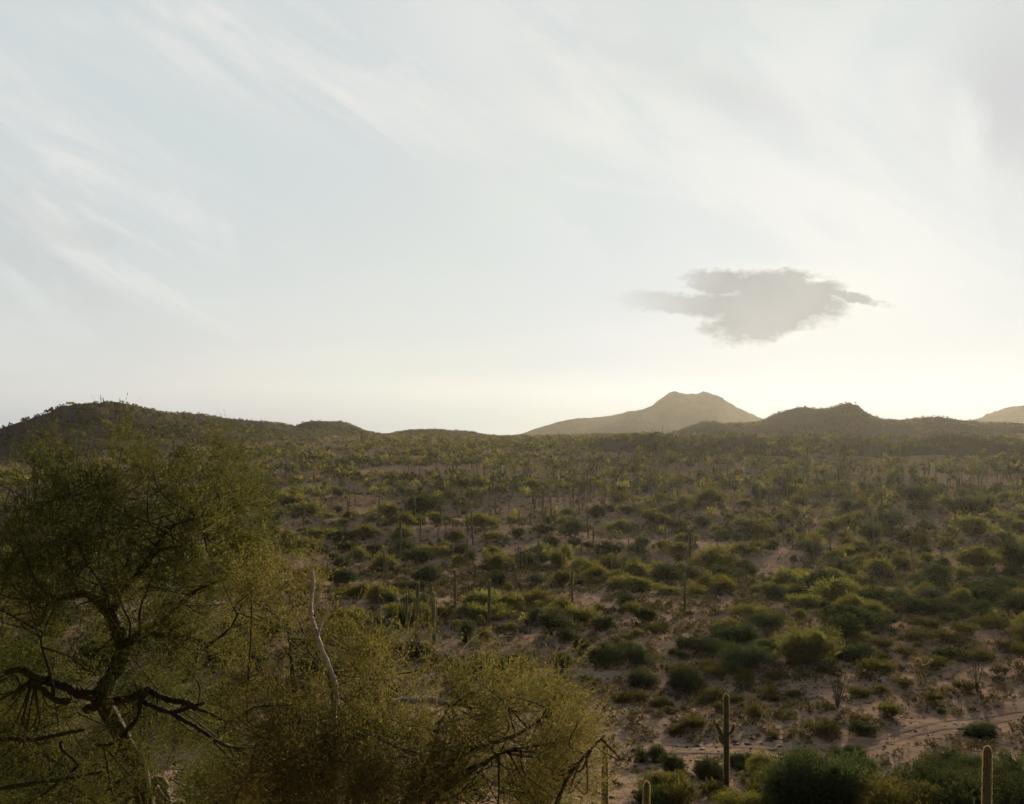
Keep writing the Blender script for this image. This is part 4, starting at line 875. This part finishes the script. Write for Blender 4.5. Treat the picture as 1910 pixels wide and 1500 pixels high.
LIMBS_A = [  # (points in photo pixels, start depth, end depth, start radius, end radius)
 ([(187, 1300), (211, 1260), (226, 1228), (229, 1207), (222, 1180), (208, 1150), (200, 1140)], 7.5, 7.5, .066, .045),
 ([(203, 1145), (190, 1130), (160, 1108), (130, 1112), (110, 1116), (88, 1110)], 7.5, 7.3, .042, .018),
 ([(203, 1145), (218, 1128), (222, 1100), (232, 1078), (245, 1020), (250, 970)], 7.5, 7.7, .036, .010),
 ([(228, 1215), (245, 1195), (262, 1186), (300, 1185), (330, 1187), (360, 1193), (392, 1202)], 7.5, 7.2, .040, .012),
 ([(262, 1186), (300, 1160), (330, 1132), (358, 1105), (420, 1080)], 7.4, 7.2, .018, .006),
 ([(238, 1215), (243, 1166), (228, 1130), (222, 1090)], 7.4, 7.3, .012, .005),
 ([(236, 1198), (205, 1150), (190, 1090)], 7.4, 7.2, .011, .005),
 ([(262, 1183), (261, 1140), (275, 1100), (300, 1040)], 7.4, 7.4, .012, .004),
 ([(185, 1302), (165, 1297), (139, 1289), (96, 1271), (67, 1265), (40, 1249), (10, 1255)], 7.5, 7.0, .046, .020),
 ([(130, 1310), (99, 1303), (67, 1276), (50, 1277), (30, 1290)], 7.3, 7.0, .026, .016),
 ([(101, 1297), (91, 1249), (77, 1201), (80, 1180)], 7.2, 7.1, .012, .006),
 ([(163, 1323), (187, 1313), (240, 1303), (272, 1288), (283, 1291), (307, 1303), (347, 1311), (362, 1316)], 7.5, 6.9, .036, .018),
 ([(275, 1290), (261, 1308), (259, 1335), (240, 1359), (208, 1388), (176, 1389)], 7.1, 6.9, .022, .012),
 ([(261, 1308), (288, 1319), (320, 1329), (355, 1319), (382, 1311)], 7.1, 6.9, .020, .012),
 ([(320, 1329), (345, 1345), (373, 1361), (400, 1380), (430, 1394), (470, 1396)], 7.0, 6.8, .018, .008),
 ([(355, 1319), (390, 1330), (420, 1345), (440, 1340)], 6.9, 6.7, .014, .007),
 ([(0, 1378), (67, 1379), (117, 1369), (160, 1360)], 6.6, 7.0, .016, .012),
 ([(-10, 1473), (67, 1460), (107, 1456), (190, 1440)], 6.6, 7.0, .016, .010),
 ([(112, 1383), (117, 1399), (144, 1425), (133, 1441)], 6.8, 6.8, .014, .008),
 ([(235, 1097), (267, 1055), (315, 988), (347, 972), (384, 960)], 7.5, 7.3, .020, .005),
 ([(222, 1105), (262, 1070), (296, 1028), (333, 1020), (360, 1005)], 7.5, 7.2, .018, .005),
 ([(160, 1108), (139, 1092), (128, 1020), (104, 977), (95, 930)], 7.4, 7.4, .018, .005),
 ([(205, 1140), (195, 1100), (160, 1044), (140, 990)], 7.5, 7.4, .016, .005),
 ([(88, 1110), (60, 1070), (40, 1010), (45, 950)], 7.3, 7.5, .014, .004),
 ([(222, 1100), (212, 1050), (190, 980), (185, 900)], 7.6, 8.0, .014, .004),
 ([(392, 1202), (430, 1170), (455, 1120), (480, 1080)], 7.2, 7.1, .012, .004),
]
def near_tree(label, trunk_pts, tD, limbs, foliage, seed, lmark, tone=0.0, keep_clear=(), leaf=None):
    rg = np.random.default_rng(seed)
    # the trunk runs down to the slope
    foot = at(*trunk_pts[-1], tD); gz = float(terrain(np.array([foot[0]]), np.array([tD]))[0])
    o = link('palo_verde_tree', None, loc=(foot[0], tD, gz)); off = -np.array([foot[0], tD, gz])
    P = [[*at(a, b, tD), [.066, .064, .060, .060, .064][min(i, 4)]] for i, (a, b) in enumerate(trunk_pts)] + [[foot[0] + .1, tD, gz - .1, .085]]
    mb = MB(); V, Fq = tube(smooth_path(P, 40), 12, .05, rg); mb.add(V + off, Fq); link('trunk', mb.mesh('palo_verde_trunk', B_palo, True), o)
    anchors, dirs = [], []
    for k, (pts, d0, d1, r0, r1) in enumerate(limbs):
        (V, Fq), Q = limb_mesh('limb', pts, d0, d1, r0, r1, B_palo, seed=seed + k)
        mb = MB(); mb.add(V + off, Fq); link('limb', mb.mesh('palo_verde_limb', B_palo, True), o)
        t = np.gradient(Q[:, :3], axis=0); t /= np.linalg.norm(t, axis=1)[:, None]
        for i in range(len(Q) // 2, len(Q), 3):
            anchors.append(Q[i, :3]); d = t[i] + rg.normal(size=3) * .5 + np.array([0, 0, .5]); dirs.append(d / np.linalg.norm(d))
    # branchlets and thin twigs, leaflets
    br = MB(); A = np.array(anchors)
    allp = []
    for poly, n, D0, D1, wt, ln in foliage:
        pts, shd = foliage_points(poly, n, D0, D1, rg, wt); shd = shd + tone
        if keep_clear:                                # gaps in the spray round the dead snag
            qx = CX + F_PX * pts[:, 0] / pts[:, 1]; qy = HY - F_PX * (pts[:, 2] - ZC) / pts[:, 1]
            ok = np.ones(len(pts), bool)
            for a, b, r, D in keep_clear: ok &= (np.hypot(qx - a, qy - b) > r) | (pts[:, 1] > D)
            pts, shd = pts[ok], shd[ok]
        allp.append((pts, ln, shd))
    for pts, ln, _s in allp:                          # thin branchlets reach from the nearest limb towards some of the sprays
        for p in pts[:: 7]:
            c = A[np.argmin(((A - p) ** 2).sum(1) + rg.uniform(0, .3, len(A)))]
            if np.linalg.norm(c - p) > 1.1: c = p + (c - p) / np.linalg.norm(c - p) * 0.8
            mid = (c + p) / 2 + rg.normal(size=3) * .10 - np.array([0, 0, .05])
            br.add(*tube(smooth_path([[*c, .007], [*mid, .0055], [*p, .003]], 9) + np.array([*off, 0]), 5))
    link('branchlets', br.mesh('palo_verde_branchlets', B_palo, True), o)['kind'] = 'stuff'
    cen = np.mean(np.concatenate([p[0] for p in allp]), 0)
    mbs = MB()
    for pts, ln, shd in allp:
        d = (pts - cen) * .45; d[:, 2] += 0.45; d += rg.normal(size=d.shape) * .5; d /= np.linalg.norm(d, axis=1)[:, None]
        t = twigs_mb(pts + off, d, np.full(len(pts), ln) * rg.uniform(.7, 1.3, len(pts)), rg, shade=shd)
        Vc = np.concatenate(t.V); mbs.add(Vc, np.concatenate([np.concatenate(f) for f in t.F.values()]), np.concatenate(t.T))
    link('crown', mbs.mesh('palo_verde_crown', leaf or L_near), o)['kind'] = 'stuff'
    tag(o, label, 'tree', 'palo verdes on the near slope'); LM.append((*lmark[:2], lmark[2], o))
    return o
polyA = [(-60, 905), (0, 895), (55, 885), (95, 855), (120, 855), (150, 890), (200, 905), (222, 860), (250, 840), (290, 845), (300, 905), (350, 875), (385, 845), (425, 855), (435, 910), (480, 925), (515, 960), (512, 1010), (480, 1060), (470, 1150), (430, 1230), (460, 1300), (480, 1400), (470, 1520), (-60, 1520)]
def wA(px, py):
    w = np.clip(0.55 + (py - 800) / 500, 0.5, 1.0)
    hole = np.exp(-(((px - 215) / 120) ** 2 + ((py - 1200) / 130) ** 2)) * 0.7
    return w * (1 - hole)
near_tree('green barked palo verde with gnarled dark limbs and wispy twigs on the near slope',
    [(187, 1300), (200, 1325), (222, 1365), (240, 1400), (262, 1450)], 7.5, LIMBS_A,
    [(polyA, 950, 6.6, 8.8, wA, .26), ([(0, 856), (60, 846), (100, 826), (150, 836), (175, 876), (215, 856), (235, 814), (290, 818), (300, 866), (345, 846), (360, 818), (425, 821), (440, 866), (500, 1002), (470, 1100), (0, 1100)], 640, 6.9, 8.6, None, .17), ([(-80, 1150), (140, 1250), (420, 1330), (460, 1520), (-80, 1520)], 340, 8.2, 9.8, None, .34)], 50, (200, 1150, 'the gnarled near palo verde'), tone=-0.12, leaf=L_nearg)
polyB = [(470, 1010), (520, 1010), (560, 1045), (600, 1075), (625, 1150), (660, 1195), (720, 1205), (780, 1220), (830, 1250), (868, 1285), (905, 1245), (940, 1240), (975, 1280), (1010, 1262), (1048, 1280), (1066, 1325), (1085, 1355), (1092, 1400), (1080, 1450), (1060, 1520), (420, 1520), (440, 1300), (450, 1100)]
LIMBS_B = [
 ([(700, 1560), (640, 1500), (590, 1430), (560, 1350), (545, 1250), (540, 1150)], 6.6, 7.0, .045, .008),
 ([(700, 1560), (740, 1520), (810, 1460), (855, 1415), (890, 1395), (960, 1372), (1030, 1330)], 6.6, 6.3, .040, .007),
 ([(800, 1500), (850, 1450), (900, 1425), (950, 1400), (1040, 1385)], 6.5, 6.2, .026, .006),
 ([(700, 1560), (700, 1480), (690, 1400), (705, 1320), (700, 1250)], 6.6, 6.8, .034, .007),
 ([(640, 1500), (560, 1470), (500, 1400), (460, 1340)], 6.7, 6.6, .022, .006),
 ([(740, 1520), (800, 1420), (820, 1350), (850, 1300)], 6.6, 6.9, .022, .005),
 ([(855, 1415), (900, 1350), (925, 1290)], 6.4, 6.6, .014, .004),
 ([(1030, 1520), (1060, 1450), (1100, 1400), (1130, 1370)], 6.4, 6.2, .016, .004),
 ([(590, 1430), (620, 1340), (610, 1240), (590, 1140)], 6.8, 7.2, .018, .004),
]
def wB(px, py): return np.clip(0.45 + (py - 1150) / 500, 0.35, 1.0)
near_tree('low spreading palo verde of pale wispy foliage along the bottom edge',
    [(700, 1555), (705, 1580), (710, 1620), (715, 1700)], 6.6, LIMBS_B, [(polyB, 1050, 5.9, 7.6, wB, .25), ([(545, 1300), (640, 1300), (735, 1335), (800, 1345), (780, 1520), (520, 1520)], 200, 5.6, 6.1, None, .22)], 80, (800, 1400, 'the low wispy palo verde'), tone=0.13,
    keep_clear=[(583, 1080, 48, 6.5), (582, 1120, 48, 6.5), (585, 1160, 48, 6.5), (598, 1205, 46, 6.5), (614, 1245, 44, 6.5), (745, 1305, 40, 6.6), (785, 1300, 44, 6.6), (820, 1305, 40, 6.6)])

# dead pale snag standing in the low palo verde
def dead_tree():
    D = 6.25; gx = at(640, 1500, D); gz = float(terrain(np.array([gx[0]]), np.array([D]))[0])
    o = link('dead_tree', None, loc=(gx[0], D, gz)); off = -np.array([gx[0], D, gz])
    base = HY - (gz - .1 - ZC) / D * F_PX
    def part(name, pts, d0, d1, r0, r1, s):
        (V, Fq), Q = limb_mesh(name, pts, d0, d1, r0, r1, B_dead, .10, s); mb = MB(); mb.add(V + off, Fq); link(name, mb.mesh('dead_' + name, B_dead, True), o)
    part('trunk', [(640, base), (640, 1600), (632, 1450), (622, 1340), (627, 1290), (618, 1255), (601, 1215), (590, 1180), (581, 1150), (580, 1120), (584, 1090), (582, 1064)], D, D, .024, .012, 1)
    part('limb', [(632, 1450), (680, 1370), (735, 1312), (770, 1306), (800, 1305), (828, 1310)], D + .15, D + .2, .012, .026, 2)
    part('limb', [(592, 1185), (600, 1160), (612, 1140), (618, 1134)], D, D - .1, .010, .006, 3)
    tag(o, 'bleached leafless dead snag standing pale among the near green foliage', 'dead tree'); LM.append((590, 1170, 'the bleached dead snag', o))
dead_tree()

# ------------------------------------------------------------------ labels
ORD = ['first', 'second', 'third', 'fourth']
def give_labels():
    kinds = {}
    for t in things: t['noun'] = 'saguaro' if t['kind'] == 'S' else NOUN[t['kind']]; kinds.setdefault(t['noun'], []).append(t)
    used = set()
    def sector(t, a, b):
        dx, dy = t['px'] - a, (t['py'] - t['h'] * .3) - b
        if abs(dx) > abs(dy) * 1.6: return 'right of' if dx > 0 else 'left of'
        return 'in front of' if dy > 0 else 'behind'
    cand = {}
    for noun, L in kinds.items():
        for li, (a, b, ph, lo) in enumerate(LM):
            sec = {}
            for t in L:
                if t['o'] is lo: continue
                d = math.hypot(t['px'] - a, (t['py'] - t['h'] * .3) - b)
                sec.setdefault(sector(t, a, b), []).append((d, id(t)))
            for s, v in sec.items():
                for r, (d, i) in enumerate(sorted(v)[:4]):
                    if d < 260: cand.setdefault(i, []).append((r * 60 + d, r, s, ph))
    for t in things:
        o = t['o']; noun = t['noun']; S = t['kind'] == 'S'
        o['category'] = 'cactus' if S else ('bush' if t['kind'] in 'CB' else 'tree')
        o['group'] = 'saguaros across the plain' if S else GRP[t['kind']]
        if t['label']: o['label'] = t['label']; continue
        if S: adj = ('tall' if t['H'] > 5.2 else 'short' if t['H'] < 3.6 else 'slender') + (' armless' if not t['arms'] else ' armed')
        else:
            adj = LOOK[t['kind']]
        c = sorted(cand.get(id(t), []))
        if c:
            _, r, s, ph = c[0]; o['label'] = f'{adj} {noun}, {ORD[r]} one {s} {ph}'
        else:
            zone = 'far plain' if t['D'] > 230 else ('middle plain' if t['D'] > 120 else 'near flat')
            side = 'under the warm low sun' if t['px'] > 1400 else ('by the left hills' if t['px'] < 640 else 'amid the open centre')
            o['label'] = f'small {noun} of the {zone} {side}'
            o['group'] = o['group'] + ', ' + zone + ' ' + side
give_labels()

# ------------------------------------------------------------------ air
def build_haze():
    x0, x1, y0, y1, z0, z1 = -3600, 3600, -3600, 3600, -52, 150
    V = np.array([[x0, y0, z0], [x1, y0, z0], [x1, y1, z0], [x0, y1, z0], [x0, y0, z1], [x1, y0, z1], [x1, y1, z1], [x0, y1, z1]], float)
    Fq = np.array([[0, 3, 2, 1], [4, 5, 6, 7], [0, 1, 5, 4], [1, 2, 6, 5], [2, 3, 7, 6], [3, 0, 4, 7]])
    m, N = mat('haze'); pv = N.node('ShaderNodeVolumePrincipled')
    pv.inputs['Color'].default_value = (0.93, 0.93, 0.91, 1); pv.inputs['Density'].default_value = HAZE_DENSITY; pv.inputs['Anisotropy'].default_value = HAZE_ANISO
    pv.inputs['Density Attribute'].default_value = ''
    out = N.node('ShaderNodeOutputMaterial'); N.link(pv.outputs[0], out.inputs['Volume'])
    o = link('haze', mesh_np('haze', V, [Fq], m)); o['kind'] = 'stuff'; o['label'] = 'warm sunset haze over the desert'
if HAZE_DENSITY > 0: build_haze()
